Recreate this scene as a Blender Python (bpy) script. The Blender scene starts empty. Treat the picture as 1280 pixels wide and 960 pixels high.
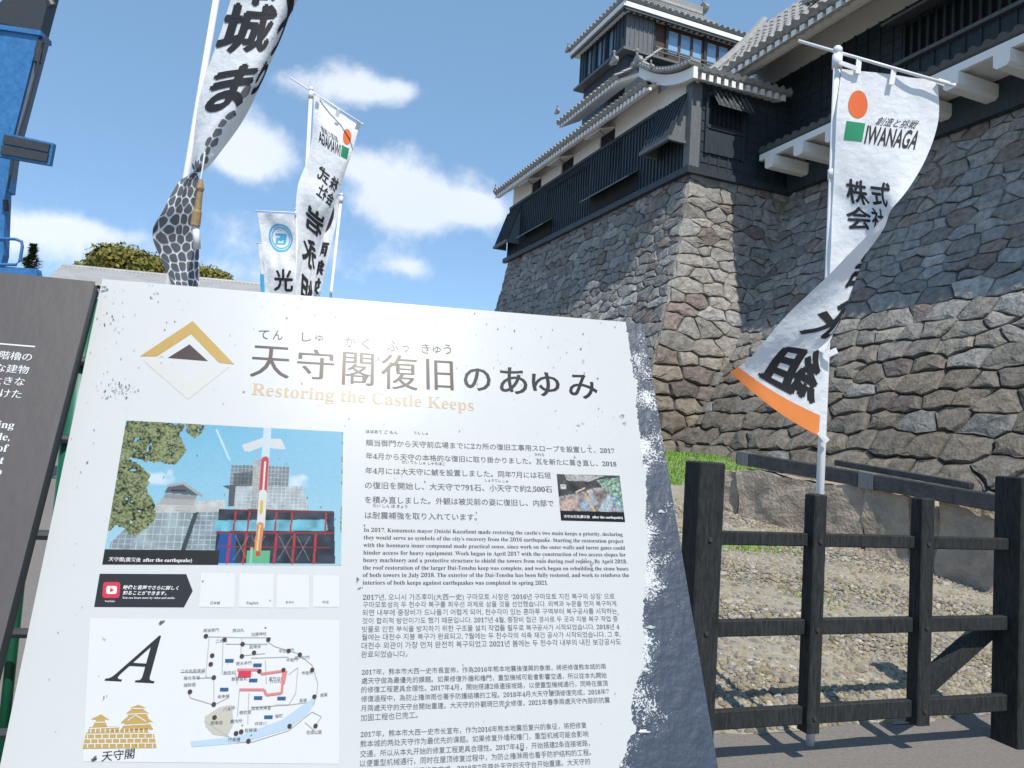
import bpy, bmesh, math, random
import numpy as np
from mathutils import Vector, Matrix
random.seed(7); rng = np.random.default_rng(11)
R_ = math.radians
S = bpy.context.scene
COL = S.collection

# ------------------------------------------------------------------ camera
FPX, CX, CY = 961.0, 640.0, 480.0          # focal length in photo pixels, image centre
up = np.array([0.0625, 0.9956, 0.070]); up /= np.linalg.norm(up)   # world up seen by the camera
zf = np.array([0, 0, 1.0]); yw = zf - zf.dot(up)*up; yw /= np.linalg.norm(yw)
xw = np.cross(up, yw); xw = xw if xw[0] > 0 else -xw
RM = np.array([xw, yw, up])
CAM = np.array([0, 0, 1.5])
def ray(x, y): return RM @ np.array([(x-CX)/FPX, (CY-y)/FPX, 1.0])
def at(x, y, dep): return CAM + ray(x, y)*dep
def onplane(x, y, p0, n):
    r = ray(x, y); return CAM + r*(n.dot(p0-CAM)/n.dot(r))
cam_d = bpy.data.cameras.new('camera'); cam_o = bpy.data.objects.new('camera', cam_d); COL.objects.link(cam_o)
cam_d.sensor_width = 36; cam_d.lens = FPX/1280*36; cam_d.clip_start = .05; cam_d.clip_end = 3000
cam_o.matrix_world = Matrix(((RM[0,0], RM[0,1], -RM[0,2], 0), (RM[1,0], RM[1,1], -RM[1,2], 0), (RM[2,0], RM[2,1], -RM[2,2], 1.5), (0,0,0,1)))
S.camera = cam_o

# ------------------------------------------------------------------ light, sky, exposure
SUN_AZ, SUN_EL = 160.0, 56.0
sd = np.array([math.sin(R_(SUN_AZ))*math.cos(R_(SUN_EL)), math.cos(R_(SUN_AZ))*math.cos(R_(SUN_EL)), math.sin(R_(SUN_EL))])
sl = bpy.data.lights.new('sun', 'SUN'); sl.energy = 3.0; sl.angle = R_(.5); sl.color = (1, .95, .87)
so = bpy.data.objects.new('sun', sl); COL.objects.link(so)
so.rotation_euler = Vector(sd).to_track_quat('Z', 'Y').to_euler(); so.location = (0, 0, 60)
S.view_settings.view_transform = 'Standard'; S.view_settings.look = 'None'
S.view_settings.exposure = 0.68; S.view_settings.gamma = 1; S.view_settings.use_curve_mapping = False

W = bpy.data.worlds.new('World'); S.world = W; W.use_nodes = True
nt = W.node_tree; N = nt.nodes; LK = nt.links
bg = N['Background']; bg.inputs[1].default_value = .15
sky = N.new('ShaderNodeTexSky'); sky.sky_type = 'NISHITA'; sky.sun_disc = False
sky.sun_elevation = R_(SUN_EL); sky.sun_rotation = R_(SUN_AZ); sky.air_density = .75; sky.dust_density = .1; sky.ozone_density = 3
tc = N.new('ShaderNodeTexCoord')
nz = N.new('ShaderNodeTexNoise'); nz.inputs['Scale'].default_value = 17; nz.inputs['Detail'].default_value = 10; nz.inputs['Roughness'].default_value = .62
LK.new(tc.outputs['Generated'], nz.inputs['Vector'])
nz2 = N.new('ShaderNodeTexNoise'); nz2.inputs['Scale'].default_value = 3.2; nz2.inputs['Detail'].default_value = 6
LK.new(tc.outputs['Generated'], nz2.inputs['Vector'])
def wm(op, a, b=None, c=None, tree=nt):
    m = tree.nodes.new('ShaderNodeMath'); m.operation = op
    for i, v in enumerate((a, b, c)):
        if v is None: continue
        if hasattr(v, 'is_linked'): tree.links.new(v, m.inputs[i])
        else: m.inputs[i].default_value = v
    return m.outputs[0]
clouds = [  # photo x, y, angular half sizes (px), density
 (560,250,52,26,1.0),(505,228,40,30,1.0),(452,208,30,24,.95),(480,265,70,18,.7),(600,262,34,14,.7),(300,172,34,30,1.0),(335,196,34,24,.8),(290,205,30,16,.6),(440,100,34,18,.85),(400,112,40,16,.65),(470,118,26,10,.6),(508,113,24,11,.8),
 (60,282,52,13,.9),(150,294,40,11,.6),(20,304,60,16,.7),(330,290,70,20,.32),(515,335,26,9,.55),(430,325,130,30,.34),(590,270,45,18,.5),(230,335,90,18,.4),(700,-260,260,70,.7),(100,-300,200,60,.8),(-500,150,220,60,.8)]
tot = None
for x, y, ax, ay, den in clouds:
    c = ray(x, y); c /= np.linalg.norm(c)
    rt = np.cross(c, [0,0,1]); rt /= np.linalg.norm(rt); uu = np.cross(rt, c)
    def dot(v, k):
        d = N.new('ShaderNodeVectorMath'); d.operation = 'DOT_PRODUCT'; LK.new(tc.outputs['Generated'], d.inputs[0]); d.inputs[1].default_value = tuple(v*k); return d.outputs['Value']
    a = dot(rt, FPX/ax); b = dot(uu, FPX/ay); f = dot(c, 1)
    r2 = wm('ADD', wm('MULTIPLY', a, a), wm('MULTIPLY', b, b))
    g = wm('MULTIPLY', wm('EXPONENT', wm('MULTIPLY', r2, -.8)), den)
    g = wm('MULTIPLY', g, wm('GREATER_THAN', f, 0))
    tot = g if tot is None else wm('ADD', tot, g)
dens = wm('ADD', wm('MULTIPLY', tot, 1.25), wm('MULTIPLY', wm('SUBTRACT', nz.outputs[0], .5), 2.6))
dens = wm('MULTIPLY', dens, wm('MINIMUM', wm('MULTIPLY', tot, 5.0), 1.0))
mr = N.new('ShaderNodeMapRange'); mr.interpolation_type = 'SMOOTHSTEP'; LK.new(dens, mr.inputs[0])
mr.inputs[1].default_value = .16; mr.inputs[2].default_value = 1.4; mr.inputs[3].default_value = 0; mr.inputs[4].default_value = .78
cm = N.new('ShaderNodeMix'); cm.data_type = 'RGBA'
bluemix = N.new('ShaderNodeMix'); bluemix.data_type = 'RGBA'; bluemix.inputs[0].default_value = .55; LK.new(sky.outputs[0], bluemix.inputs[6]); bluemix.inputs[7].default_value = (1.0, 1.85, 2.75, 1)   # constant blue mixed into the whole sky; flattens it and fills the shade
LK.new(mr.outputs[0], cm.inputs[0]); LK.new(bluemix.outputs[2], cm.inputs[6])
cc = N.new('ShaderNodeMix'); cc.data_type = 'RGBA'; LK.new(nz2.outputs[0], cc.inputs[0])
cc.inputs[6].default_value = (3.6, 3.9, 4.4, 1); cc.inputs[7].default_value = (4.9, 5.0, 5.15, 1)
LK.new(cc.outputs[2], cm.inputs[7]); LK.new(cm.outputs[2], bg.inputs[0])

# ------------------------------------------------------------------ helpers
def props(o, label=None, cat=None, group=None, kind=None):
    for k, v in (('label', label), ('category', cat), ('group', group), ('kind', kind)):
        if v: o[k] = v
    return o
def thing(name, label, cat, loc=(0,0,0), rotz=0, group=None):
    o = bpy.data.objects.new(name, None); COL.objects.link(o); o.empty_display_size = .1
    o.location = loc; o.rotation_euler = (0, 0, rotz); return props(o, label, cat, group)
def mesh_obj(name, V, F, mat, parent=None, local=False, smooth=False, col=None, att=None):
    V = np.asarray(V, float).reshape(-1, 3)
    loc = None
    if parent is not None and not local:
        root = parent
        while root.parent: root = root.parent
        L0 = np.array(root.location); c, s = math.cos(root.rotation_euler[2]), math.sin(root.rotation_euler[2])
        V = V - L0; V = np.stack([V[:,0]*c+V[:,1]*s, -V[:,0]*s+V[:,1]*c, V[:,2]], 1)
    if parent is None:
        loc = np.array([V[:,0].mean(), V[:,1].mean(), V[:,2].min()]); V = V - loc
    m = bpy.data.meshes.new(name); m.from_pydata([tuple(v) for v in V], [], [tuple(int(i) for i in f) for f in F]); m.update()
    mats = mat if isinstance(mat, (list, tuple)) else [mat]
    for x in mats: m.materials.append(x)
    if smooth: m.polygons.foreach_set('use_smooth', [True]*len(m.polygons))
    if col is not None:
        ca = m.color_attributes.new('tone', 'FLOAT_COLOR', 'POINT'); ca.data.foreach_set('color', np.asarray(col, np.float32).ravel())
    if att is not None:
        a = m.attributes.new('mask', 'FLOAT', 'POINT'); a.data.foreach_set('value', np.asarray(att, np.float32))
    o = bpy.data.objects.new(name, m); COL.objects.link(o)
    if loc is not None: o.location = loc
    if parent is not None: o.parent = parent
    return o
class MB:
    def __init__(s): s.v = []; s.f = []
    def add(s, V, F):
        n = len(s.v); s.v += [tuple(map(float, p)) for p in V]; s.f += [tuple(i+n for i in f) for f in F]; return s
    def box(s, o, a, b, c):            # corner and three edge vectors
        o, a, b, c = (np.array(t, float) for t in (o, a, b, c))
        V = [o, o+a, o+a+b, o+b, o+c, o+a+c, o+a+b+c, o+b+c]
        F = [(0,3,2,1), (4,5,6,7), (0,1,5,4), (1,2,6,5), (2,3,7,6), (3,0,4,7)]
        if np.dot(np.cross(a, b), c) < 0: F = [t[::-1] for t in F]
        return s.add(V, F)
    def bx(s, x0, x1, y0, y1, z0, z1): return s.box((x0,y0,z0), (x1-x0,0,0), (0,y1-y0,0), (0,0,z1-z0))
    def cbox(s, o, a, b, c, ch=.006):   # box with chamfered long edges along c
        o, a, b, c = (np.array(t, float) for t in (o, a, b, c)); la, lb = np.linalg.norm(a), np.linalg.norm(b); ka, kb = ch/la, ch/lb
        P = [(ka,0),(1-ka,0),(1,kb),(1,1-kb),(1-ka,1),(ka,1),(0,1-kb),(0,kb)]
        lc = np.linalg.norm(c); V = []
        for t, k in ((0,1),(1-ch/lc,1),(1,0)):
            for p, q in P:
                if k == 0: p = .5+(p-.5)*(1-2*ka); q = .5+(q-.5)*(1-2*kb)
                V.append(o+a*p+b*q+c*t)
        F = [tuple(range(7,-1,-1))]
        for r in range(2):
            for i in range(8): F.append((r*8+i, r*8+(i+1)%8, r*8+8+(i+1)%8, r*8+8+i))
        F.append(tuple(range(16,24)))
        if np.dot(np.cross(a, b), c) < 0: F = [t[::-1] for t in F]
        return s.add(V, F)
    def tube(s, P, r, n=10, cap=True, r1=None):
        P = [np.array(p, float) for p in P]; V = []; F = []; m = len(P)
        for i, p in enumerate(P):
            t = P[min(i+1, m-1)]-P[max(i-1, 0)]; t /= np.linalg.norm(t)+1e-9
            u = np.cross(t, [0,0,1] if abs(t[2]) < .9 else [1,0,0]); u /= np.linalg.norm(u); w = np.cross(t, u)
            rr = r if r1 is None else r+(r1-r)*i/(m-1)
            for k in range(n):
                a = 2*math.pi*k/n; V.append(p+rr*(math.cos(a)*u+math.sin(a)*w))
        for i in range(m-1):
            for k in range(n): F.append((i*n+k, i*n+(k+1)%n, (i+1)*n+(k+1)%n, (i+1)*n+k))
        if cap: F.append(tuple(range(n-1,-1,-1))); F.append(tuple((m-1)*n+k for k in range(n)))
        return s.add(V, F)
    def sphere(s, c, r, n=10):
        c = np.array(c, float); V = [c+np.array([0,0,r])]; F = []
        h = n//2
        for i in range(1, h):
            th = math.pi*i/h
            for k in range(n): V.append(c+r*np.array([math.sin(th)*math.cos(2*math.pi*k/n), math.sin(th)*math.sin(2*math.pi*k/n), math.cos(th)]))
        V.append(c-np.array([0,0,r])); e = len(V)-1
        for k in range(n):
            F.append((0, 1+k, 1+(k+1)%n)); F.append((e, e-n+(k+1)%n, e-n+k))
            for i in range(h-2): a = 1+i*n; F.append((a+k, a+n+k, a+n+(k+1)%n, a+(k+1)%n))
        return s.add(V, F)
    def prism(s, poly, d):              # planar 3-D polygon pushed along d
        P = [np.array(p, float) for p in poly]; d = np.array(d, float); n = len(P)
        F = [tuple(range(n-1,-1,-1)), tuple(range(n, 2*n))]+[(i, (i+1)%n, n+(i+1)%n, n+i) for i in range(n)]
        nn = np.zeros(3)
        for i in range(n): nn += np.cross(P[i], P[(i+1)%n])
        if nn.dot(d) < 0: F = [t[::-1] for t in F]
        return s.add(P+[p+d for p in P], F)
    def grid(s, fn, us, vs):
        V = [fn(u, v) for v in vs for u in us]; n = len(us)
        return s.add(V, [(j*n+i, j*n+i+1, (j+1)*n+i+1, (j+1)*n+i) for j in range(len(vs)-1) for i in range(n-1)])
    def build(s, name, mat, parent=None, **k): return mesh_obj(name, s.v, s.f, mat, parent, **k)

def mat(name, col, rough=.6, noise=0, nscale=5, bump=0, bscale=30, metal=0, spec=.5, attr=False, col2=None, detail=6, stretch=None):
    m = bpy.data.materials.new(name); m.use_nodes = True; t = m.node_tree; b = t.nodes['Principled BSDF']
    b.inputs['Roughness'].default_value = rough; b.inputs['Metallic'].default_value = metal; b.inputs['Specular IOR Level'].default_value = spec
    tc = t.nodes.new('ShaderNodeTexCoord'); vec = tc.outputs['Object']
    if stretch:
        mp = t.nodes.new('ShaderNodeMapping'); mp.inputs['Scale'].default_value = stretch; t.links.new(vec, mp.inputs[0]); vec = mp.outputs[0]
    src = None
    if attr:
        a = t.nodes.new('ShaderNodeVertexColor'); a.layer_name = 'tone'; src = a.outputs[0]
    if noise or col2:
        n = t.nodes.new('ShaderNodeTexNoise'); n.inputs['Scale'].default_value = nscale; n.inputs['Detail'].default_value = detail; n.inputs['Roughness'].default_value = .65
        t.links.new(vec, n.inputs['Vector'])
        rp = t.nodes.new('ShaderNodeMapRange'); rp.inputs[1].default_value = .3; rp.inputs[2].default_value = .7; t.links.new(n.outputs[0], rp.inputs[0])
        mx = t.nodes.new('ShaderNodeMix'); mx.data_type = 'RGBA'; t.links.new(rp.outputs[0], mx.inputs[0])
        if attr:
            mx.blend_type = 'MULTIPLY'; t.links.new(src, mx.inputs[6]); mx.inputs[7].default_value = (1-noise, 1-noise, 1-noise, 1)
        else:
            mx.inputs[6].default_value = (*col, 1); mx.inputs[7].default_value = (*(col2 or [c*(1-noise) for c in col]), 1)
        t.links.new(mx.outputs[2], b.inputs['Base Color'])
    elif src: t.links.new(src, b.inputs['Base Color'])
    else: b.inputs['Base Color'].default_value = (*col, 1)
    if bump:
        n = t.nodes.new('ShaderNodeTexNoise'); n.inputs['Scale'].default_value = bscale; n.inputs['Detail'].default_value = 5; t.links.new(vec, n.inputs['Vector'])
        bp = t.nodes.new('ShaderNodeBump'); bp.inputs['Strength'].default_value = bump; bp.inputs['Distance'].default_value = .02
        t.links.new(n.outputs[0], bp.inputs['Height']); t.links.new(bp.outputs[0], b.inputs['Normal'])
    return m
def fabric(name, col):
    m = mat(name, col, .8, .06, 3, .45, 16)
    t = m.node_tree; out = t.nodes['Material Output']; b = t.nodes['Principled BSDF']; b.inputs['Specular IOR Level'].default_value = .15
    tr = t.nodes.new('ShaderNodeBsdfTranslucent'); tr.inputs[0].default_value = (*col, 1)
    ms = t.nodes.new('ShaderNodeMixShader'); ms.inputs[0].default_value = .25
    t.links.new(b.outputs[0], ms.inputs[1]); t.links.new(tr.outputs[0], ms.inputs[2]); t.links.new(ms.outputs[0], out.inputs[0])
    return m
def smoothstep(a, b, x): t = np.clip((x-a)/(b-a), 0, 1); return t*t*(3-2*t)

# ------------------------------------------------------------------ lettering
def serif(s):
    o = ''
    for ch in s:
        c = ord(ch)
        if 65 <= c <= 90: o += chr(0x1d400+c-65)
        elif 97 <= c <= 122: o += chr(0x1d41a+c-97)
        elif 48 <= c <= 57: o += chr(0x1d7ce+c-48)
        else: o += ch
    return o
_tc = {}
def glyphs(s, off=0.0, shifts=(0,), space=1.0):
    """flat text as (vertices 2-D + layer, faces), size 1, baseline at 0"""
    k = (s, off, shifts, space)
    if k in _tc: return _tc[k]
    c = bpy.data.curves.new('t', 'FONT'); c.body = s; c.size = 1; c.offset = off; c.resolution_u = 3; c.space_character = space
    o = bpy.data.objects.new('t', c); m = bpy.data.meshes.new_from_object(o)
    V = np.zeros(len(m.vertices)*3); m.vertices.foreach_get('co', V); V = V.reshape(-1, 3)[:, :2]
    F = [tuple(p.vertices) for p in m.polygons]
    bpy.data.objects.remove(o); bpy.data.curves.remove(c); bpy.data.meshes.remove(m)
    VV = []; FF = []
    for i, sx in enumerate(shifts):
        n = len(VV)
        VV += [(x+sx, y, i) for x, y in V]; FF += [tuple(q+n for q in f) for f in F]
    _tc[k] = (np.array(VV), FF); return _tc[k]
def subdiv(V, F, lim):
    """split long edges of a flat mesh so that it can follow a curved cloth"""
    bm = bmesh.new(); vs = [bm.verts.new(v) for v in V]
    for f in F:
        try: bm.faces.new([vs[i] for i in f])
        except ValueError: pass
    bmesh.ops.triangulate(bm, faces=bm.faces[:])
    for _ in range(4):
        e = [x for x in bm.edges if x.calc_length() > lim]
        if not e: break
        bmesh.ops.subdivide_edges(bm, edges=e, cuts=1); bmesh.ops.triangulate(bm, faces=[f for f in bm.faces if len(f.verts) > 3])
    bm.verts.index_update(); V = [tuple(v.co) for v in bm.verts]; F = [tuple(v.index for v in f.verts) for f in bm.faces]; bm.free()
    return np.array(V), F
# ------------------------------------------------------------------ materials
M = {}
M['asphalt'] = mat('asphalt', (.25,.225,.20), .9, .35, 60, .5, 300, detail=8)
M['earth'] = mat('earth', (.33,.30,.24), .95, .35, 6, .5, 40, col2=(.23,.21,.16))
M['gravel'] = mat('gravel', (1,1,1), .9, .25, 30, .3, 80, attr=True)
M['grass'] = mat('grass', (.10,.22,.03), .7, 0, 3, attr=True)
M['stone'] = mat('stone', (1,1,1), .85, .6, 9, 1.0, 26, attr=True, detail=12)
M['block'] = mat('block', (.44,.36,.28), .9, .4, 6, 1.0, 30, col2=(.23,.19,.16), detail=10)
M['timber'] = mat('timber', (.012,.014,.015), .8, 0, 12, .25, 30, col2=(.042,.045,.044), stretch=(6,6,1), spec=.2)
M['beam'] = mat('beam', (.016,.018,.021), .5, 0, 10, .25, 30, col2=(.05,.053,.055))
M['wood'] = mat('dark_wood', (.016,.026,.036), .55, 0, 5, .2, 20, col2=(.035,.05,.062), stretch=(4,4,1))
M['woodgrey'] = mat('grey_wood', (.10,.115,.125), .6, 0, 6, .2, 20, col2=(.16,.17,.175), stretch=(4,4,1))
M['void'] = mat('dark_interior', (.008,.009,.011), .8)
M['plaster'] = mat('plaster', (.88,.86,.82), .8, .06, 3, .1, 10)
M['tile'] = mat('roof_tile', (.36,.35,.33), .65, 0, 14, .3, 30, col2=(.20,.20,.195), detail=8)
M['tiledark'] = mat('dark_tile', (.10,.11,.11), .6, .3, 10, .2, 30)
M['brown'] = mat('brown_wood', (.10,.045,.025), .6, .4, 8)
M['glass'] = mat('window_glass', (.25,.42,.62), .06, 0, spec=.9)
M['cloth'] = fabric('white_cloth', (.90,.91,.93))
M['ink'] = mat('flag_ink', (.018,.019,.022), .75)
M['orange'] = mat('orange_ink', (.72,.13,.025), .75)
M['hem'] = mat('orange_hem', (.80,.25,.06), .75)
M['green'] = mat('green_ink', (.01,.25,.11), .75)
M['cyan'] = mat('blue_ink', (.06,.42,.72), .75)
M['stoneprint'] = mat('stone_print', (.075,.085,.10), .8, 0, 4, col2=(.15,.16,.18))
M['pole'] = mat('white_pole', (.78,.79,.80), .3, .05, 6)
M['grip'] = mat('wooden_weight', (.42,.28,.13), .6, .4, 30)
M['grey'] = mat('grey_plastic', (.30,.31,.32), .5, .1)
M['bolt'] = mat('rusty_bolt', (.09,.075,.065), .6, .4, 60, metal=.5)
# ------------------------------------------------------------------ terrain
FD = np.array([math.sin(R_(72)), math.cos(R_(72)), 0]); NF = np.array([FD[1], -FD[0], 0])      # fence run and its normal (towards the path)
FO = np.array([1.62, 4.0, 0]) + .08*NF
def fp(s, z, off=0): return FO + FD*s + NF*off + np.array([0, 0, z])
def hz(x, y):
    x = np.asarray(x, float); y = np.asarray(y, float)
    s = -((x-FO[0])*NF[0] + (y-FO[1])*NF[1])
    a = np.interp(s, [.3, .5, 3.2, 4.6, 7.0, 8.2, 30], [0, .05, .56, .74, 1.22, 1.38, 1.45])
    return a*smoothstep(-6, -.5, x)
def sheet(name, xs, ys, dz, m):
    X, Y = np.meshgrid(xs, ys); sd_ = -((X-FO[0])*NF[0]+(Y-FO[1])*NF[1]); Z = hz(X, Y)+dz-.12*smoothstep(.45, .9, sd_)*smoothstep(9.2, 8.2, sd_)*(X > -8); n = len(xs)
    F = [(j*n+i, j*n+i+1, (j+1)*n+i+1, (j+1)*n+i) for j in range(len(ys)-1) for i in range(n-1)]
    return mesh_obj(name, np.stack([X.ravel(), Y.ravel(), Z.ravel()], 1), F, m, smooth=True)
xs = np.concatenate([[-900,-300,-100,-40,-15], np.arange(-8, 14, .4), [15,20,30,60,200,900]])
ys = np.concatenate([[-60,-20,-6,-2], np.arange(0, 20, .3), [22,30,45,80,200,500,1500]])
props(sheet('ground', xs, ys, 0, M['asphalt']), kind='structure')
# gravel bank beyond the fence: its own sheet, 4 mm above the ground
ss = np.concatenate([[.34], np.arange(.5, 8.4, .25)]); tt = np.arange(-3.2, 9, .3)
V = []; F = []
for s in ss:
    for t in tt:
        p = fp(t, 0, -s); V.append((p[0], p[1], float(hz(p[0], p[1]))+.004+.012*math.sin(3*t+s*5)*min(1, s-.3)))
n = len(tt)
F = [(j*n+i, (j)*n+i+1, (j+1)*n+i+1, (j+1)*n+i) for j in range(len(ss)-1) for i in range(n-1)]
props(mesh_obj('gravel_bank', V, F, M['earth'], smooth=True), kind='structure')
# loose stones, nobody could count them
V = []; F = []; C = []
base = np.array([(math.cos(a), math.sin(a), 0) for a in np.arange(6)*math.pi/3])
pal = np.array([(.47,.40,.29),(.40,.35,.27),(.53,.47,.37),(.31,.27,.22),(.45,.36,.21),(.36,.34,.32),(.50,.42,.26),(.60,.55,.47)])
for i in range(47000):
    s = .36 + (rng.random()**1.25)*4.9; t = rng.uniform(-2.6, 4.8)
    if s < .55 and rng.random() < .5: continue
    r = abs(rng.normal(.009, .006))+.006
    if rng.random() < .012: r *= 2
    p = fp(t, 0, -s); z = float(hz(p[0], p[1])); n0 = len(V)
    a = rng.uniform(0, 6.28); ca, sa = math.cos(a), math.sin(a); kx, ky, kz = rng.uniform(.7, 1.5), rng.uniform(.6, 1.1), rng.uniform(.4, .85)
    for lv, (q, h) in enumerate(((1.0, -.2), (.95, .35), (.5, .9))):
        for b in base:
            j = rng.uniform(.8, 1.2); x, y = b[0]*q*kx*j*r, b[1]*q*ky*j*r
            V.append((p[0]+x*ca-y*sa, p[1]+x*sa+y*ca, z+h*kz*r*1.2+.004))
    F += [(n0+k, n0+(k+1)%6, n0+6+(k+1)%6, n0+6+k) for k in range(6)]+[(n0+6+k, n0+6+(k+1)%6, n0+12+(k+1)%6, n0+12+k) for k in range(6)]+[tuple(n0+12+k for k in range(6))]
    c = pal[rng.integers(len(pal))]*rng.uniform(.5, .85); C += [(*c, 1)]*18
props(mesh_obj('gravel_stones', V, F, M['gravel'], col=C), kind='stuff')
# grass: strip at the foot of the castle wall, tufts in the gravel
V = []; F = []; C = []
def blade(p, h, w):
    a = rng.uniform(0, 6.28); d = np.array([math.cos(a), math.sin(a), 0]); l = np.array([rng.normal(0, .35), rng.normal(0, .35), 1.0])*h; n0 = len(V)
    V.extend([p-d*w, p+d*w, p+l*.6+d*w*.6, p+l]); F.extend([(n0, n0+1, n0+2), (n0, n0+2, n0+3)])
    c = np.array([rng.uniform(.13, .24), rng.uniform(.30, .44), rng.uniform(.02, .05)])*rng.uniform(.7, 1.1); C.extend([(*c, 1)]*4)
for i in range(34000):
    s = rng.uniform(5.9, 10.5); t = rng.uniform(-2.0, 3.0 if s < 6.3 else 5.8)
    p = fp(t, 0, -s); p[2] = hz(p[0], p[1]); blade(p, rng.uniform(.03, .08), .008)
for (s0, t0, k, rr) in [(3.15,.9,120,.22),(3.2,1.75,160,.3),(2.0,1.6,60,.1),(3.3,-.5,120,.3),(3.0,.45,60,.15),(1.4,-.3,40,.1)]:
    for i in range(k):
        p = fp(t0+rng.normal(0, rr), 0, -s0+rng.normal(0, .07)); p[2] = hz(p[0], p[1]); blade(p, rng.uniform(.04, .10), .006)
props(mesh_obj('grass', V, F, M['grass'], col=C), kind='stuff')

# ------------------------------------------------------------------ wooden fence
fen = thing('wooden_fence', 'black wooden barrier of posts and three rails in front of the gravel bank', 'fence', tuple(fp(0, 0)))
def post(s0, s1, dep, z0, z1, front):
    m = MB(); m.cbox(fp(s0, z0, front), FD*(s1-s0), -NF*dep, (0, 0, z1-z0), .007); m.build('post', M['timber'], fen)
post(-.79, -.65, .14, 0, 1.445, .05); post(-.115, -.04, .085, .15, 1.315, .035); post(.57, .655, .085, .15, 1.32, .035); post(1.235, 1.42, .17, 0, 1.46, .06)
for z0, z1, f in ((1.05, 1.115, -.012), (.613, .69, -.012), (.18, .268, -.005)):
    m = MB(); m.cbox(fp(-.66, z0, f), -NF*.045, (0, 0, z1-z0), FD*1.91, .005); m.build('rail', M['timber'], fen)
for s_ in (-.72, -.078, .612, 1.33):
    for z_ in (1.083, .65, .225):
        m = MB(); q_ = fp(s_, z_, .036 if -.5 < s_ < 1 else (.052 if s_ < 0 else .062)); m.tube([q_-NF*.004, q_+NF*.006], .011, 8); m.build('bolt', M['bolt'], fen)
m = MB(); a = fp(.70, .20, -.09); bq = fp(1.25, .56, -.09); dd = bq-a
m.box(a, dd, -NF*.07, (0, 0, .11)); m.build('brace', M['timber'], fen)

# ------------------------------------------------------------------ stone blocks with timber beams on top
A0 = np.array([2.78, 9.2, 0]); A1 = np.array([4.72, 6.85, 0]); BD = (A1-A0)/np.linalg.norm(A1-A0); BN = np.array([BD[1], -BD[0], 0])
if BN[1] > 0: BN = -BN
def stone_block(t0, t1, zt0, zt1, dep, h, label, out=0.0):
    nx, nz = 22, 11; m = bmesh.new(); V = []
    mb = MB(); o = A0+BD*t0+BN*out
    g = float(hz(*(A0+BD*(t0+t1)/2)[:2]))-.12
    def P(u, v, w):   # u along, v depth, w height
        zt = zt0+(zt1-zt0)*u; p = o+BD*(t1-t0)*u-BN*dep*v; return np.array([p[0], p[1], g+(zt-g)*w])
    us = np.linspace(0, 1, nx); ws = np.linspace(0, 1, nz)
    mb.grid(lambda u, w: P(u, 0, w), us, ws); mb.grid(lambda v, w: P(1, v, w), np.linspace(0, 1, 5), ws); mb.grid(lambda v, w: P(0, 1-v, w), np.linspace(0, 1, 5), ws)
    mb.grid(lambda u, w: P(1-u, 1, w), us, ws); mb.grid(lambda u, v: P(u, v, 1), us, np.linspace(0, 1, 5))
    V = np.array(mb.v)
    from mathutils import noise
    ctr = V.mean(0)
    for i, p in enumerate(V):
        q = noise.noise_vector(Vector(p)*3.1+Vector((t0*7, 0, 0))); V[i] = p+np.array(q)*.05
        q = noise.noise_vector(Vector(p)*11); V[i] += np.array(q)*.020
    b = bmesh.new(); vs = [b.verts.new(v) for v in V]
    for f in mb.f: b.faces.new([vs[i] for i in f])
    bmesh.ops.remove_doubles(b, verts=b.verts[:], dist=.004)
    b.verts.index_update(); V = [tuple(v.co) for v in b.verts]; F = [tuple(v.index for v in f.verts) for f in b.faces]; b.free()
    o = mesh_obj('stone_block', V, F, M['block']); props(o, label, 'stone block', 'stone blocks edging the gravel bank'); return o
stone_block(-.62, -.02, 1.25, 1.24, .5, .7, 'rough brown boulder at the far end of the stone block row', .0)
stone_block(.0, 1.52, 1.29, 1.21, .45, .7, 'long smooth grey stone block under the far half of the beam', .05)
stone_block(1.54, 1.98, 1.20, 1.17, .45, .6, 'narrow stone block between two longer grey blocks', .07)
stone_block(2.0, 2.22, 1.12, 1.1, .4, .6, 'small shaded stone wedged beside the pinkish stone block', -.02)
stone_block(2.24, 2.98, 1.16, 1.10, .45, .6, 'pinkish stone block just left of the right gate post', .05)
stone_block(3.02, 3.9, 1.08, 1.02, .45, .6, 'grey stone block half hidden behind the right gate post', .02)
def beam(p0, p1, w, h, label, marks=()):
    p0 = np.array(p0); p1 = np.array(p1); d = p1-p0; n = np.cross(d, [0,0,1]); n /= np.linalg.norm(n)
    t = thing('timber_beam', label, 'beam', tuple(p0), 0, 'timber beams laid on the stone blocks')
    m = MB(); m.cbox(p0-n*w/2, n*w, np.array([0,0,h]), d, .008); m.build('beam', M['beam'], t)
    for u in marks:
        m = MB(); c = p0+d*u; k = d/np.linalg.norm(d)*.16; m.box(c-n*(w/2+.006)-np.array([0,0,.006])-k/2, n*(w+.012), np.array([0,0,h+.012]), k)
        m.build('splice_plate', M['woodgrey'], t)
beam(at(925,577,9.4)-np.array([0,0,.03]), at(1300,642,6.6)-np.array([0,0,.05]), .14, .15, 'long black squared timber beam resting on the stone blocks', (.03, .52))
beam(at(1046,582,9.2), at(1215,612,7.9), .10, .07, 'thin black timber lying behind the long squared beam')
# ------------------------------------------------------------------ castle: local frame p (into the hill), q (along the facade, away), z (from the stone top)
AL = R_(22.5); CB = np.array([math.cos(AL), math.sin(AL), 0]); CD = np.array([-CB[1], CB[0], 0]); C0 = at(862, 213, 16.0)
def cl(p, q, z): return C0 + CB*p + CD*q + np.array([0, 0, z])
def pA(H): return .12*H+.033*H*H
def qB(H): return .06*H+.020*H*H
def pC(H): return .30*H+.045*H*H
CW = 2.65                                   # depth of the recess between the two keeps
HB = C0[2]-.9

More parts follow.
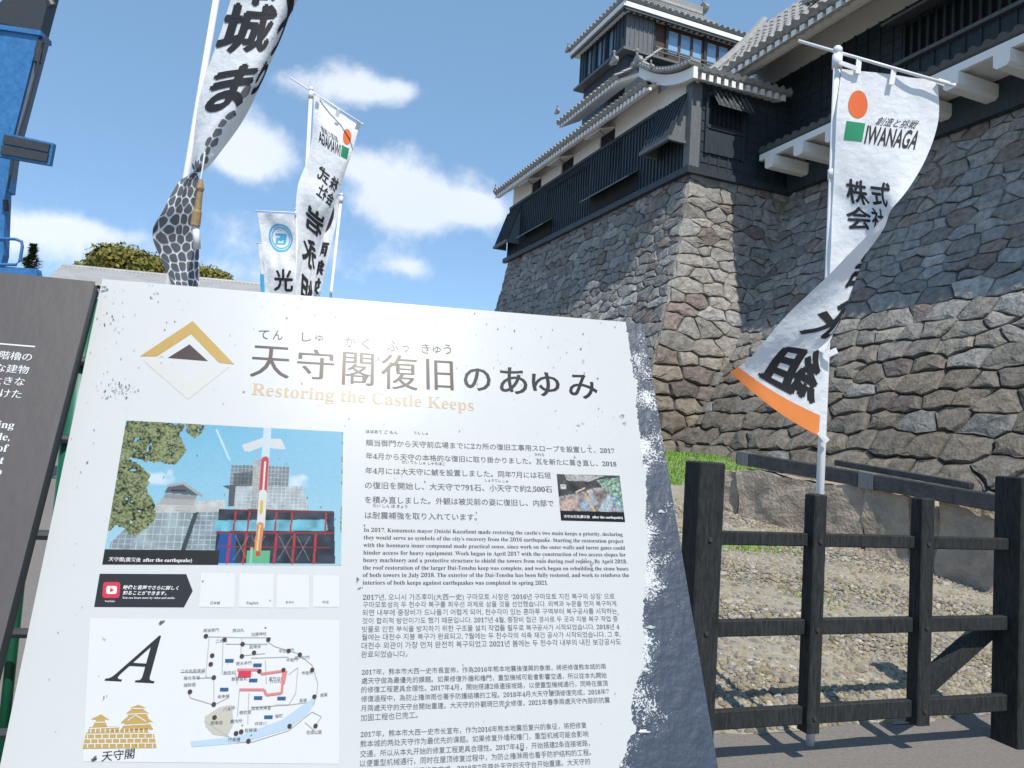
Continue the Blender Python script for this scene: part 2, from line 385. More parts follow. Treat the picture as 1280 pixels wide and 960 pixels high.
def clip(poly, c, n):
    out = []; m = len(poly)
    for i in range(m):
        a, b = poly[i], poly[(i+1)%m]; da = (a-c).dot(n); db = (b-c).dot(n)
        if da <= 0: out.append(a)
        if (da < 0 < db) or (db < 0 < da): out.append(a+(b-a)*(da/(da-db)))
    return out
def stone_face(fn, a0, a1, H, rows, wid, seedk, warm=0.0, big=None, tone=1.0):
    """irregular dry stone masonry; fn(a, h, out) gives the point, h measured down from the top"""
    rg = np.random.default_rng(seedk); seeds = []; wd = []
    h = 0; hs = []
    while h < H:
        rh = rows*rg.uniform(.7, 1.35)*(1+.5*h/H); hs.append((h, rh)); h += rh
    for ri, (h, rh) in enumerate(hs):
        a = min(a0(h), a0(h+rh))-wid+rg.uniform(0, .5)*wid; e = max(a1(h), a1(h+rh))+wid
        if big:                                       # squared quoins, long and short in turn, up the outer corner
            qa = (a0(h)+a0(h+rh))/2; w = wid*((2.1, 1.15)[(ri+big) % 2])*rg.uniform(.9, 1.1); seeds.append((qa+w/2, h+rh/2)); seeds.append((qa-w/2, h+rh/2)); a = qa+w
        while a < e:
            w = wid*rg.uniform(.55, 1.5)*(1+.45*h/H); seeds.append((a+w/2, h+rh*.5+rg.normal(0, rh*.16))); a += w
    seeds = np.array(seeds); pw = rg.uniform(-1, 1, len(seeds))*(rows*wid)*.16; ST = np.array([.52, 1.0])       # stones are wider than tall
    V = []; F = []; C = []
    for i, s in enumerate(seeds):
        d = ((seeds-s)*ST); dd = (d*d).sum(1); nb = np.argsort(dd)[1:15]
        poly = [s+np.array(k)*np.array([wid*2.2, rows*2.2]) for k in ((-1,-1),(1,-1),(1,1),(-1,1))]
        for j in nb:
            n = (seeds[j]-s)*ST*ST; c = s+(seeds[j]-s)*np.clip(.5+(pw[i]-pw[j])/(2*dd[j]+1e-6), .12, .88); poly = clip(poly, c, n)
            if len(poly) < 3: break
        if len(poly) < 3: continue
        poly = clip(poly, np.array([0, 0.0]), np.array([0, -1.0])); poly = clip(poly, np.array([0, H]), np.array([0, 1.0]))
        if len(poly) < 3: continue
        P = np.array(poly)
        # clamp to the wall's side edges
        P[:,0] = np.clip(P[:,0], [a0(x) for x in P[:,1]], [a1(x) for x in P[:,1]])
        ar = .5*abs(np.dot(P[:,0], np.roll(P[:,1], 1))-np.dot(P[:,1], np.roll(P[:,0], 1)))
        if ar < .01: continue
        Q = []
        for k in range(len(P)):
            a, b = P[k], P[(k+1)%len(P)]; L = np.linalg.norm(b-a); m = max(1, int(L/.10))
            for x in range(m): Q.append(a+(b-a)*x/m)
        P = np.array(Q)
        from mathutils import noise
        wob = np.array([noise.noise_vector((q[0]*5.5+seedk, q[1]*5.5, 2.0))[:2] for q in P])*.030+np.array([noise.noise_vector((q[0]*15+seedk, q[1]*15, 7.0))[:2] for q in P])*.009
        edge_ = (P[:,1] < .01) | (P[:,1] > H-.01) | np.array([abs(q[0]-a0(q[1])) < .01 or abs(q[0]-a1(q[1])) < .01 for q in P]); P[~edge_] += wob[~edge_]
        n = len(P); ctr = P.mean(0); sz = math.sqrt(ar)
        tilt = rg.normal(0, .04, 2)*(1+1.2*smoothstep(.3, .8, ctr[1]/H)); lowd = float(smoothstep(.3, .8, ctr[1]/H)); bulge = rg.uniform(.008, .026)*min(1, sz/.35)*(1+1.2*lowd)
        n0 = len(V); ph = rg.uniform(0, 99, 2)
        from mathutils import noise
        gap = rg.uniform(.003, .010)*(1+1.6*lowd)
        for r, (ins, out) in enumerate(((0, -.05), (gap, -.008), (gap+.018, .55), (gap+.08, 1.0))):
            for k in range(n):
                v = P[k]-ctr; L = np.linalg.norm(v)+1e-6; f = max(.15, 1-ins/L*1.15)
                q = ctr+v*f
                o = out if r < 2 else bulge*out
                if r: 
                    nv = noise.noise((q[0]*4+ph[0], q[1]*4+ph[1], 0)); q = q+np.array([nv, noise.noise((q[1]*4+ph[1], q[0]*4, 5))])*.03
                    o += nv*.030 + noise.noise((q[0]*13+ph[1], q[1]*13, ph[0]))*.012 + (tilt.dot(q-ctr) if r > 1 else 0)
                V.append(fn(q[0], max(q[1], 0), o))
        V.append(fn(ctr[0], max(ctr[1], 0), bulge*1.05))
        for r in range(3):
            for k in range(n): F.append((n0+r*n+k, n0+r*n+(k+1)%n, n0+(r+1)*n+(k+1)%n, n0+(r+1)*n+k))
        for k in range(n): F.append((n0+3*n+k, n0+3*n+(k+1)%n, n0+4*n))
        lowd = float(smoothstep(.45, .8, ctr[1]/H)); g = rg.uniform(.19, .31)*tone*(1-.5*lowd); w = rg.uniform(-.3, 1)*.05+warm+.13*lowd  # lower stones browner; lit-to-shaded contrast also evened out in their colour
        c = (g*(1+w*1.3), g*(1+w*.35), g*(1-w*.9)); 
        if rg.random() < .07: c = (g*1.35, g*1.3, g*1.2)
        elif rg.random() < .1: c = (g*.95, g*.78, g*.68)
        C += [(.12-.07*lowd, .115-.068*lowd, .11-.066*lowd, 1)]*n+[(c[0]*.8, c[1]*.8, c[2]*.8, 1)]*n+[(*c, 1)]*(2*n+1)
    return V, F, C
def add_wall(parent, name, args, flip):
    V, F, C = stone_face(*args)
    if flip: F = [f[::-1] for f in F]
    mesh_obj(name, V, F, M['stone'], parent, local=True, col=C)

base1 = thing('stone_wall', 'battered dry stone wall carrying the smaller keep, its sharp corner lit by the sun', 'stone wall', tuple(C0), AL)
LA = 9.9
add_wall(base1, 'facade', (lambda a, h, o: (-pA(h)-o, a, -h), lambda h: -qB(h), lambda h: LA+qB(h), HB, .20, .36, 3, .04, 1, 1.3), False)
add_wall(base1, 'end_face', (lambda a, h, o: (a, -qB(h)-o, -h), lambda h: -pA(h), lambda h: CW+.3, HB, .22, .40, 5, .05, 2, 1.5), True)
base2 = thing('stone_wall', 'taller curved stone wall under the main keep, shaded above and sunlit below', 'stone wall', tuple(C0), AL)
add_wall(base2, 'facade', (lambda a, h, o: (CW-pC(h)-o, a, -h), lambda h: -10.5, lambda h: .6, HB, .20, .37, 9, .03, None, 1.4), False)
# backing masses so that no light leaks through the joints
m = MB()
for k in range(12):
    h0, h1 = HB*k/12, HB*(k+1)/12
    m.add([(-pA(h)+.12, a, -h) for h in (h0, h1) for a in (-qB(h)+.12, LA+qB(h)-.05)]+[], [(0, 1, 3, 2)])
    m.add([(p, -qB(h)+.12, -h) for h in (h0, h1) for p in (-pA(h)+.12, CW+.3)], [(0, 2, 3, 1)])
    m.add([(p, LA+qB(h)-.05, -h) for h in (h0, h1) for p in (-pA(h)+.12, CW+5)], [(0, 1, 3, 2)])
m.build('rubble_core', M['void'], base1, local=True)
m = MB()
for k in range(12):
    h0, h1 = HB*k/12, HB*(k+1)/12
    m.add([(CW-pC(h)+.12, a, -h) for h in (h0, h1) for a in (-15.0, .9)], [(0, 1, 3, 2)])
m.build('rubble_core', M['void'], base2, local=True)

keep = thing('castle_keep', 'smaller castle keep of dark boards and white plaster with a square lookout tower', 'castle', tuple(C0), AL)
main = thing('castle_keep', 'larger main keep at upper right with white corbels under a small tiled eave', 'castle', tuple(C0), AL)

def batten_wall(name, fn, a0, a1, z0, z1, pitch, bw, bd, m, parent, flip=False, holes=()):
    """one continuous board surface with raised vertical battens; fn(a, z, out)"""
    n = max(1, round((a1-a0)/pitch)); p = (a1-a0)/n; prof = []
    for i in range(n):
        x = a0+i*p; prof += [(x, 0), (x+p-bw, 0), (x+p-bw, bd), (x+p, bd)]
    prof.append((a1, 0))
    mb = MB()
    def blk(x0, x1, w0, w1):
        pr = [q for q in prof if x0-1e-6 <= q[0] <= x1+1e-6]
        if not pr or pr[0][0] > x0+1e-6: pr = [(x0, 0)]+pr
        if pr[-1][0] < x1-1e-6: pr = pr+[(x1, 0)]
        k = len(pr); mb.add([fn(x, w, o) for w in (w0, w1) for x, o in pr], [(i, i+1, k+i+1, k+i) for i in range(k-1)])
    if not holes: blk(a0, a1, z0, z1)
    else:
        hs = sorted(holes); x = a0
        for (h0, h1, w0, w1) in hs:
            if h0 > x: blk(x, h0, z0, z1)
            if w0 > z0: blk(h0, h1, z0, w0)
            if w1 < z1: blk(h0, h1, w1, z1)
            # reveal
            mb.add([fn(h0, w0, 0), fn(h1, w0, 0), fn(h1, w1, 0), fn(h0, w1, 0), fn(h0, w0, -.12), fn(h1, w0, -.12), fn(h1, w1, -.12), fn(h0, w1, -.12)],
                   [(0, 1, 5, 4), (1, 2, 6, 5), (2, 3, 7, 6), (3, 0, 4, 7)])
            x = h1
        if x < a1: blk(x, a1, z0, z1)
    F = mb.f if not flip else [f[::-1] for f in mb.f]
    return mesh_obj(name, mb.v, F, m, parent, local=True)
def tile_roof(name, P, n_tile, n_course, m, parent, sag=.0, thick=.10, rib=.045):
    """P: eave start, eave end, ridge end, ridge start (local); ribs run up the slope, one connected surface"""
    E0, E1, T1, T0 = (np.array(p, float) for p in P); nrm = np.cross(E1-E0, T0-E0); nrm /= np.linalg.norm(nrm)
    if nrm[2] < 0: nrm = -nrm
    K = 8; us = np.linspace(0, 1, n_tile*K+1); vs = []
    for j in range(n_course): vs += [(j/n_course, 1), ((j+1)/n_course-.001, 0)]
    def f(u, v, lift):
        p = (E0*(1-u)+E1*u)*(1-v)+(T0*(1-u)+T1*u)*v; p = p-np.array([0, 0, sag*4*v*(1-v)])
        ph = (u*n_tile) % 1.0; c = abs(ph-.5)/.28; h = rib*math.sqrt(max(0, 1-c*c)) if c < 1 else -.012
        return p+nrm*(h+lift*.022)
    V = []; W_ = len(us)
    for u in us:                                              # underside lip and fascia of the eave
        p = E0*(1-u)+E1*u; V.append(p-nrm*thick+ (T0-E0)*.02)
    for u in us: p = E0*(1-u)+E1*u; ph = (u*n_tile) % 1.0; c = abs(ph-.5)/.28; V.append(p-nrm*(thick*(.55 if c < 1 else .35)))
    for v, l in vs: V += [f(u, v, l) for u in us]
    R = len(V)//W_
    F = [(j*W_+i, j*W_+i+1, (j+1)*W_+i+1, (j+1)*W_+i) for j in range(R-1) for i in range(W_-1)]
    n0 = len(V)
    return mesh_obj(name, V, F, m, parent, local=True)
def rafters(name, P, n, dep, m, parent, frac=.55):
    """connected square-wave soffit: P eave start, eave end, inner end, inner start"""
    E0, E1, T1, T0 = (np.array(p, float) for p in P); V = []; F = []
    prof = []
    for i in range(n): x = i/n; prof += [(x, 0), (x+(1-frac)/n, 0), (x+(1-frac)/n, 1), (x+1/n, 1)]
    prof.append((1, 0)); k = len(prof); D = np.array([0, 0, -dep])
    for T in (0, 1):
        for x, o in prof:
            p = (E0*(1-x)+E1*x) if T == 0 else (T0*(1-x)+T1*x); V.append(p+D*o)
    for x, o in prof: V.append(E0*(1-x)+E1*x+np.array([0, 0, .02]))
    F = [(i, i+1, k+i+1, k+i) for i in range(k-1)]+[(i, i+1, 2*k+i+1, 2*k+i) for i in range(k-1) if prof[i][1] == 1 and prof[i+1][1] == 1]
    return mesh_obj(name, V, F, m, parent, local=True)
def lbox(name, m, parent, *bs):
    b = MB()
    for q in bs: b.bx(*q)
    return b.build(name, m, parent, local=True)

# --- smaller keep, long facade (p = 0)
fA = lambda a, z, o: (-.03-o, a, z)
winA = [(2.8, 3.4, .95, 1.6), (4.35, 7.05, .93, 1.5)]
batten_wall('board_wall', fA, -.02, LA, 0, 1.72, .135, .035, .03, M['wood'], keep, True, winA)
lbox('room_core', M['void'], keep, (.10, 4.6, .3, LA, -.1, 1.70))
fB = lambda a, z, o: (a, -.03-o, z)
batten_wall('board_wall', fB, -.03, CW, 0, 1.9, .24, .03, .02, M['wood'], keep, False, [(.36, 1.24, 1.04, 1.66)])
m = MB()                                                    # horizontal lap lines of the end wall
for z in np.arange(.22, 1.9, .225): 
    if .98 < z < 1.7: m.bx(1.28, CW, -.045, -.028, z, z+.018); m.bx(0, .33, -.045, -.028, z, z+.018)
    else: m.bx(0, CW, -.045, -.028, z, z+.018)
m.build('lap_boards', M['wood'], keep, local=True)
lbox('corner_post', M['woodgrey'], keep, (-.075, .17, -.075, .15, .0, 1.86))
lbox('sill_beam', M['wood'], keep, (-.14, -.02, -.14, LA+.15, -.09, .05), (-.02, CW, -.14, -.02, -.09, .05))
lbox('plaster_wall', M['plaster'], keep, (.02, .10, -.05, .6, 1.70, 2.08), (.02, .10, .6, 1.4, 1.70, 2.2), (.02, .10, 1.4, 3.28, 1.70, 2.7), (.02, .10, 4.06, 5.53, 1.70, 2.7), (.02, .10, 6.3, 7.65, 1.70, 2.7), (.02, .10, 8.37, LA-.05, 1.70, 2.7), (.02, .10, 3.28, 8.37, 2.12, 2.7), (.1, 2.6, LA-.13, LA-.05, 1.7, 2.7))
for a0, a1 in ((3.28, 4.06), (5.53, 6.3), (7.65, 8.37)):
    w = lbox('window', M['void'], keep, (.06, .09, a0, a1, 1.72, 2.12))
    m = MB(); m.prism([(.0, a0, 2.12), (.0, a1, 2.12), (-.42, a1, 1.98), (-.42, a0, 1.98)], (0, 0, -.03)); m.build('shutter', M['plaster'], w, local=True)
    m = MB(); m.tube([(-.01, a0+.06, 1.76), (-.40, a0+.06, 1.96)], .012, 6); m.build('prop', M['wood'], w, local=True)
for a0, a1, z0, z1 in winA:
    w = lbox('window', M['void'], keep, (.05, .09, a0, a1, z0, z1))
    m = MB()
    for x in np.arange(a0+.07, a1-.02, .14): m.bx(-.01, .03, x, x+.045, z0, z1)
    m.build('lattice', M['wood'], w, local=True)
lbox('belt_beam', M['wood'], keep, (-.075, -.03, 1.16, LA, 1.66, 1.74))
for a0, a1, z0, z1 in ((2.0, 4.25, .12, .52), (6.6, 8.5, .14, .50)):            # slots under tilted boards
    w = lbox('stone_drop_slot', M['void'], keep, (-.062, -.032, a0, a1, z0, z1))
    m = MB(); m.prism([(-.06, a0-.05, z1+.06), (-.06, a1+.05, z1+.06), (-.34, a1+.05, z1-.14), (-.34, a0-.05, z1-.14)], (0, 0, .035)); m.build('slot_board', M['woodgrey'], w, local=True)
def hood(a0, a1, zt, zb, out, side=True):
    m = MB(); n = 9; V = []; F = []
    m.prism([(-.07, a0, zt), (-.07, a1, zt), (-out, a1, zb), (-out, a0, zb)], (.03, 0, .0))
    for i in range(n):
        x = a0+(a1-a0)*i/(n-1); m.prism([(-.09, x-.015, zt), (-.09, x+.015, zt), (-out-.025, x+.015, zb), (-out-.025, x-.015, zb)], (.03, 0, 0))
    h = m.build('stone_drop_hood', M['wood'], keep, local=True)
    for x in (a0, a1): m = MB(); m.prism([(-.06, x, zt), (-out, x, zb), (-.06, x, zb)], (0, .02 if x == a0 else -.02, 0)); m.build('hood_cheek', M['woodgrey'], h, local=True)
    lbox('hood_rail', M['woodgrey'], h, (-out-.05, -out+.03, a0-.05, a1+.05, zb-.07, zb+.01), (-out, -.06, a0-.04, a0+.03, zb-.07, zb), (-out, -.06, a1-.03, a1+.04, zb-.07, zb))
hood(.12, 1.16, 1.70, .66, .46); hood(8.95, 10.0, 1.55, .40, .46)
# --- end wall window and flap
w = lbox('window', M['void'], keep, (.36, 1.24, .02, .06, 1.04, 1.66))
m = MB()
for x in np.arange(.44, 1.2, .12): m.bx(x, x+.035, -.0, .03, 1.04, 1.66)
m.build('lattice', M['wood'], w, local=True)
lbox('window_frame', M['wood'], w, (.30, 1.30, -.10, -.03, 1.66, 1.74), (.30, 1.30, -.10, -.03, .96, 1.04), (.29, .36, -.09, -.03, .42, 1.66), (1.24, 1.31, -.09, -.03, .42, 1.66))
m = MB(); m.prism([(.42, -.08, 1.78), (1.30, -.08, 1.78), (1.36, -.36, 1.36), (.40, -.36, 1.36)], (0, .02, .03))
for i in range(7): x = .45+.135*i; m.prism([(x, -.09, 1.815), (x+.02, -.09, 1.815), (x+.02, -.38, 1.395), (x, -.38, 1.395)], (0, -.012, .012))
m.build('shutter', M['woodgrey'], w, local=True)
lbox('lower_panel', M['wood'], w, (.37, 1.23, -.075, -.04, .44, .95))
# --- roofs of the smaller keep
tile_roof('tile_roof', [(-.62, .9, 2.16), (-.62, LA+.1, 2.16), (1.35, LA-.2, 3.75), (1.35, 2.9, 3.75)], 47, 9, M['tile'], keep, .12, .15)
rafters('eave_rafters', [(-.56, .95, 2.06), (-.56, LA+.08, 2.06), (.0, LA+.08, 2.44), (.0, .95, 2.44)], 56, .09, M['plaster'], keep)
lbox('eave_board', M['plaster'], keep, (-.50, -.43, .95, LA+.05, 2.0, 2.06))
tile_roof('tile_roof', [(2.28, -.42, 2.06), (-.30, -.42, 2.02), (-.30, 1.75, 2.98), (2.65, 1.75, 2.98)], 13, 8, M['tile'], keep, .2, .12)
rafters('eave_rafters', [(2.22, -.37, 1.95), (-.26, -.37, 1.91), (-.26, .0, 2.06), (2.22, .0, 2.06)], 13, .12, M['plaster'], keep, .5)
# curved verge board with its row of end tiles
n = 18; m = MB(); t = MB(); pts = []
for i in range(n+1):
    u = i/n; q = -.42+2.15*u; z = 1.97+.93*u-.2*4*u*(1-u)*.95; pts.append((q, z))
for (q0, z0), (q1, z1) in zip(pts, pts[1:]):
    m.prism([(-.31, q0, z0-.22), (-.31, q1, z1-.22), (-.31, q1, z1+.02), (-.31, q0, z0+.02)], (.10, 0, 0))
hf = m.build('verge_board', M['plaster'], keep, local=True)
for i in range(n):
    q, z = (pts[i][0]+pts[i+1][0])/2, (pts[i][1]+pts[i+1][1])/2
    t.tube([(-.44, q, z+.09), (-.22, q, z+.09)], .05, 8)
for (q0, z0), (q1, z1) in zip(pts, pts[1:]): t.prism([(-.40, q0, z0+.12), (-.40, q1, z1+.12), (-.40, q1, z1+.18), (-.40, q0, z0+.18)], (.25, 0, 0))
t.build('verge_tiles', M['tile'], hf, local=True)
def finial(p, q, z, s=1.0, par=keep):
    m = MB(); m.sphere((p, q, z+.26*s), .055*s, 8); m.tube([(p, q, z), (p, q, z+.24*s)], .03*s, 6)
    m.tube([(p-.03*s, q, z), (p+.10*s, q, z)], .14*s, 10); m.tube([(p-.05*s, q-.15*s, z-.05*s), (p+.06*s, q-.15*s, z-.05*s)], .07*s, 8); m.tube([(p-.05*s, q+.15*s, z-.05*s), (p+.06*s, q+.15*s, z-.05*s)], .07*s, 8)
    m.build('ridge_end_tile', M['tile'], par, local=True)
finial(-.40, 1.70, 3.02, .9); finial(-.58, LA+.08, 2.28, .6); finial(.1, 3.7, 4.05, .8); finial(.1, 7.0, 3.95, .6); finial(-.45, 1.0, 2.55, .5)
# second tier
tile_roof('tile_roof', [(.15, 3.6, 3.62), (.15, 7.1, 3.62), (1.5, 7.1, 4.7), (1.5, 3.6, 4.7)], 16, 6, M['tile'], keep, .06, .14)
rafters('eave_rafters', [(.2, 3.6, 3.52), (.2, 7.05, 3.52), (.9, 7.05, 3.9), (.9, 3.6, 3.9)], 20, .07, M['plaster'], keep)
# --- lookout tower
TP0, TP1, TQ0, TQ1 = 1.5, 6.2, 5.6, 8.45
lbox('tower_body', M['wood'], keep, (TP0+.12, TP1, TQ0+.12, TQ1-.1, 2.6, 5.52))
lbox('tower_ledge', M['woodgrey'], keep, (TP0-.14, TP1+.1, TQ0-.14, TQ1+.14, 5.50, 5.57))
lbox('tower_core', M['void'], keep, (TP0+.14, TP1-.1, TQ0+.16, TQ1-.1, 5.57, 6.78))
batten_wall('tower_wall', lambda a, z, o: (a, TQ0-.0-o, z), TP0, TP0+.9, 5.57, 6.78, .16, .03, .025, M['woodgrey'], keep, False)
for x in (.9, 1.35, 2.71, 3.9): lbox('tower_post', M['wood'], keep, (TP0+x, TP0+x+.08, TQ0, TQ0+.1, 5.57, 6.78))
lbox('tower_panel', M['brown'], keep, (TP0+.98, TP0+1.35, TQ0+.07, TQ0+.13, 5.57, 6.78), (TP0+1.43, TP1, TQ0+.06, TQ0+.12, 6.58, 6.78), (TP0+1.43, TP1, TQ0+.07, TQ0+.12, 5.57, 5.88))
for a0, a1 in ((2.95, 3.33), (3.38, 3.77), (3.82, 4.18), (4.34, 4.72), (4.77, 5.15)):
    w = lbox('window', M['glass'], keep, (a0, a1, TQ0+.07, TQ0+.10, 5.9, 6.56))
    lbox('frame', M['brown'], w, (a0-.025, a0+.015, TQ0+.04, TQ0+.11, 5.88, 6.58), (a1-.015, a1+.025, TQ0+.04, TQ0+.11, 5.88, 6.58))
lbox('tower_rail', M['woodgrey'], keep, (TP0+.95, TP1, TQ0-.10, TQ0-.06, 5.84, 5.88), (TP0+.95, TP1, TQ0-.10, TQ0-.06, 5.72, 5.75), *[(x, x+.04, TQ0-.10, TQ0-.06, 5.57, 5.87) for x in np.arange(TP0+1.0, TP1, .75)])
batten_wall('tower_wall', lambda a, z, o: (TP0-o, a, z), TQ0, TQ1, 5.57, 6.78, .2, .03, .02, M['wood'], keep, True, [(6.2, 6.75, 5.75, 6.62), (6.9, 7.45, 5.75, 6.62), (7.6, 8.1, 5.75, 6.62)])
for a0, a1 in ((6.2, 6.75), (6.9, 7.45), (7.6, 8.1)):
    w = lbox('window', M['glass'], keep, (TP0+.1, TP0+.13, a0, a1, 5.75, 6.62)); lbox('frame', M['brown'], w, (TP0+.05, TP0+.12, (a0+a1)/2-.02, (a0+a1)/2+.02, 5.75, 6.62))
o = .33; zE = 6.9
EV = [(TP0-o, TQ0-o, zE), (TP1+o, TQ0-o, zE), (TP1+o, TQ1+o, zE), (TP0-o, TQ1+o, zE)]
rz = zE+1.35; RG = [(TP0+1.2, (TQ0+TQ1)/2, rz), (TP1-1.2, (TQ0+TQ1)/2, rz)]
tile_roof('tile_roof', [EV[0], EV[1], RG[1], RG[0]], 26, 7, M['tile'], keep, .12, .12)
tile_roof('tile_roof', [EV[3], EV[0], RG[0], RG[0]], 17, 7, M['tile'], keep, .12, .12)
tile_roof('tile_roof', [EV[2], EV[3], RG[0], RG[1]], 26, 7, M['tile'], keep, .12, .12)
lbox('tower_eave', M['plaster'], keep, (TP0-o+.05, TP1+o-.05, TQ0-o+.05, TQ1+o-.05, zE-.22, zE-.08))
m = MB()
for x in np.arange(TP0-.15, TP1+.2, .2): m.bx(x, x+.1, TQ0-.24, TQ0, 6.66, 6.74)
m.bx(TP0-.25, TP1+.25, TQ0-.25, TQ0-.19, 6.60, 6.73); m.bx(TP0-.25, TP0-.19, TQ0-.25, TQ1+.25, 6.60, 6.73); m.build('eave_rafters', M['tiledark'], keep, local=True)
m = MB(); m.tube([RG[0], RG[1]], .14, 8); m.bx(RG[0][0]-.1, RG[1][0]+.1, RG[0][1]-.09, RG[0][1]+.09, rz, rz+.28); m.build('ridge_tiles', M['tile'], keep, local=True)
finial(RG[0][0]-.1, RG[0][1], rz+.3, 1.0); finial(TP0-o, TQ1+o, zE+.05, .7); finial(TP0-o, TQ0-o, zE+.05, .6); finial(RG[1][0]+.1, RG[1][1], rz+.3, 1.2)

# --- main keep (facade at p = CW, running towards the viewer)
fC = lambda a, z, o: (CW-.0-o, a, z)
hol = [(-6.4, -2.85, 1.72, 2.42), (-12, -8, 1.72, 2.42)]
batten_wall('board_wall', fC, -15, 1.6, -.05, 2.78, .3, .04, .03, M['wood'], main, True, hol)
lbox('lap_boards', M['wood'], main, *[(CW-.018, CW-.002, -2.8, .5, z, z+.02) for z in np.arange(1.3, 2.7, .24)])
for h0, h1, z0, z1 in hol:
    w = lbox('window', M['void'], main, (CW+.10, CW+.14, h0, h1, z0, z1))
    m = MB()
    for x in np.arange(h0+.1, h1, .17): m.bx(CW+.02, CW+.06, x, x+.05, z0, z1)
    m.build('lattice', M['wood'], w, local=True)
    m = MB(); m.prism([(CW-.04, h0, z1+.05), (CW-.04, h1, z1+.05), (CW-.50, h1+.05, z1-.10), (CW-.50, h0, z1-.10)], (0, 0, .05)); m.build('shutter', M['woodgrey'], w, local=True)
    lbox('window_sill', M['woodgrey'], w, (CW-.12, CW-.0, h0, h1+.1, z0-.07, z0))
lbox('plaster_wall', M['plaster'], main, (CW+.02, CW+.1, -15, 1.6, 2.78, 2.98), (CW+.02, CW+.1, -15, 1.35, 2.98, 3.4))
lbox('keep_core', M['void'], main, (CW+.2, CW+5, -15, .8, -1, 3.3))
tile_roof('tile_roof', [(CW-1.65, -15, 2.58), (CW-1.65, 1.35, 2.58), (CW+.2, 1.35, 4.55), (CW+.2, -15, 4.55)], 70, 9, M['tile'], main, .14, .16)
rafters('eave_rafters', [(CW-1.58, -15, 2.48), (CW-1.58, 1.3, 2.48), (CW+.08, 1.3, 3.42), (CW+.08, -15, 3.42)], 72, .10, M['plaster'], main)
lbox('eave_board', M['plaster'], main, (CW-1.20, CW-1.10, -15, .6, 2.50, 2.60))
m = MB(); m.tube([(CW-1.65+1.9*u, 1.35, 2.70+2.0*u-.14*4*u*(1-u)) for u in np.linspace(0, 1, 8)], .12, 8); m.build('verge_roll', M['tile'], main, local=True)
finial(CW-.9, -1.45, 3.55, 1.1, main)
# small tiled eave over the corbels
tile_roof('small_eave_roof', [(CW-1.08, -15, .66), (CW-1.08, -.22, .66), (CW, -.22, 1.22), (CW, -15, 1.22)], 62, 4, M['tiledark'], main, .04, .09)
lbox('eave_soffit', M['plaster'], main, (CW-1.05, CW-.0, -15, -.25, .50, .56), (CW-1.06, CW-.98, -15, -.24, .44, .57))
lbox('drop_floor', M['wood'], main, (CW-.18, CW-.02, -15, -.1, -.05, .5))
for k in range(17):
    q = -.62-.83*k; m = MB(); x0, x1 = CW-1.12, CW-.02; hw = .13; ch = .05; poly = [(x0, q-hw+ch, .17), (x0, q+hw-ch, .17), (x0, q+hw, .17+ch), (x0, q+hw, .42), (x0, q-hw, .42), (x0, q-hw, .17+ch)]
    m.prism(poly, (x1-x0, 0, 0)); m.build('corbel', M['plaster'], main, local=True)
# ------------------------------------------------------------------ banners on poles
def lag(L, Mp, R, u): return L*(1-u)*(1-2*u)+Mp*4*u*(1-u)+R*u*(2*u-1)
class Cloth:
    """a hanging cloth through three edge curves (pole side, middle, free side), u across and v down"""
    def __init__(s, keys, dep, wr=.012, seed=1):
        s.n = len(keys); s.K = np.array([[at(x, y, dep-o) for x, y, o in k] for k in keys]); s.wr = wr; s.seed = seed
    def raw(s, u, v):
        x = v*(s.n-1); i = min(max(int(x), 0), s.n-2); t = x-i
        g = lambda j: s.K[min(max(j, 0), s.n-1)]
        a, b, c, d = g(i-1), g(i), g(i+1), g(i+2)
        k = .5*(2*b+(c-a)*t+(2*a-5*b+4*c-d)*t*t+(3*b-3*c+d-a)*t*t*t)
        return lag(k[0], k[1], k[2], u)
    def nrm(s, u, v):
        e = .01; a = s.raw(min(u+e, 1), v)-s.raw(max(u-e, 0), v); b = s.raw(u, min(v+e, 1))-s.raw(u, max(v-e, 0)); n = np.cross(a, b); return n/(np.linalg.norm(n)+1e-9)
    def __call__(s, u, v, off=0):
        from mathutils import noise
        w = noise.noise((u*2.4+v*3.1+s.seed*7, v*5-u*1.5, s.seed))*.8+noise.noise((u*6+s.seed, v*12+u*5, 3))*.28
        return s.raw(u, v)+s.nrm(u, v)*(s.wr*w+off)
class Table:
    """the same cloth sampled once into a grid of points and normals"""
    def __init__(s, c, nu=40, nv=150):
        s.nu, s.nv = nu, nv; s.P = np.array([[c(i/nu, j/nv) for i in range(nu+1)] for j in range(nv+1)])
        du = np.gradient(s.P, axis=1); dv = np.gradient(s.P, axis=0); n = np.cross(du, dv); s.N = n/(np.linalg.norm(n, axis=2, keepdims=True)+1e-12)
        s.T = np.concatenate([s.P, s.N], 2)
    def __call__(s, u, v, off=0):
        x = u*s.nu; y = v*s.nv; i = min(max(int(x), 0), s.nu-1); j = min(max(int(y), 0), s.nv-1); a = x-i; b = y-j; T = s.T
        r = (T[j, i]*(1-a)+T[j, i+1]*a)*(1-b)+(T[j+1, i]*(1-a)+T[j+1, i+1]*a)*b
        return r[:3]+r[3:]*off
def cloth_mesh(cl_, parent, m, u0=0, u1=1, v0=0, v1=1, off=0, nu=41, nv=151, name='cloth'):
    mb = MB(); mb.grid(lambda u, v: cl_(u, v, off), np.linspace(u0, u1, nu), np.linspace(v0, v1, nv)); return mb.build(name, m, parent, smooth=True)
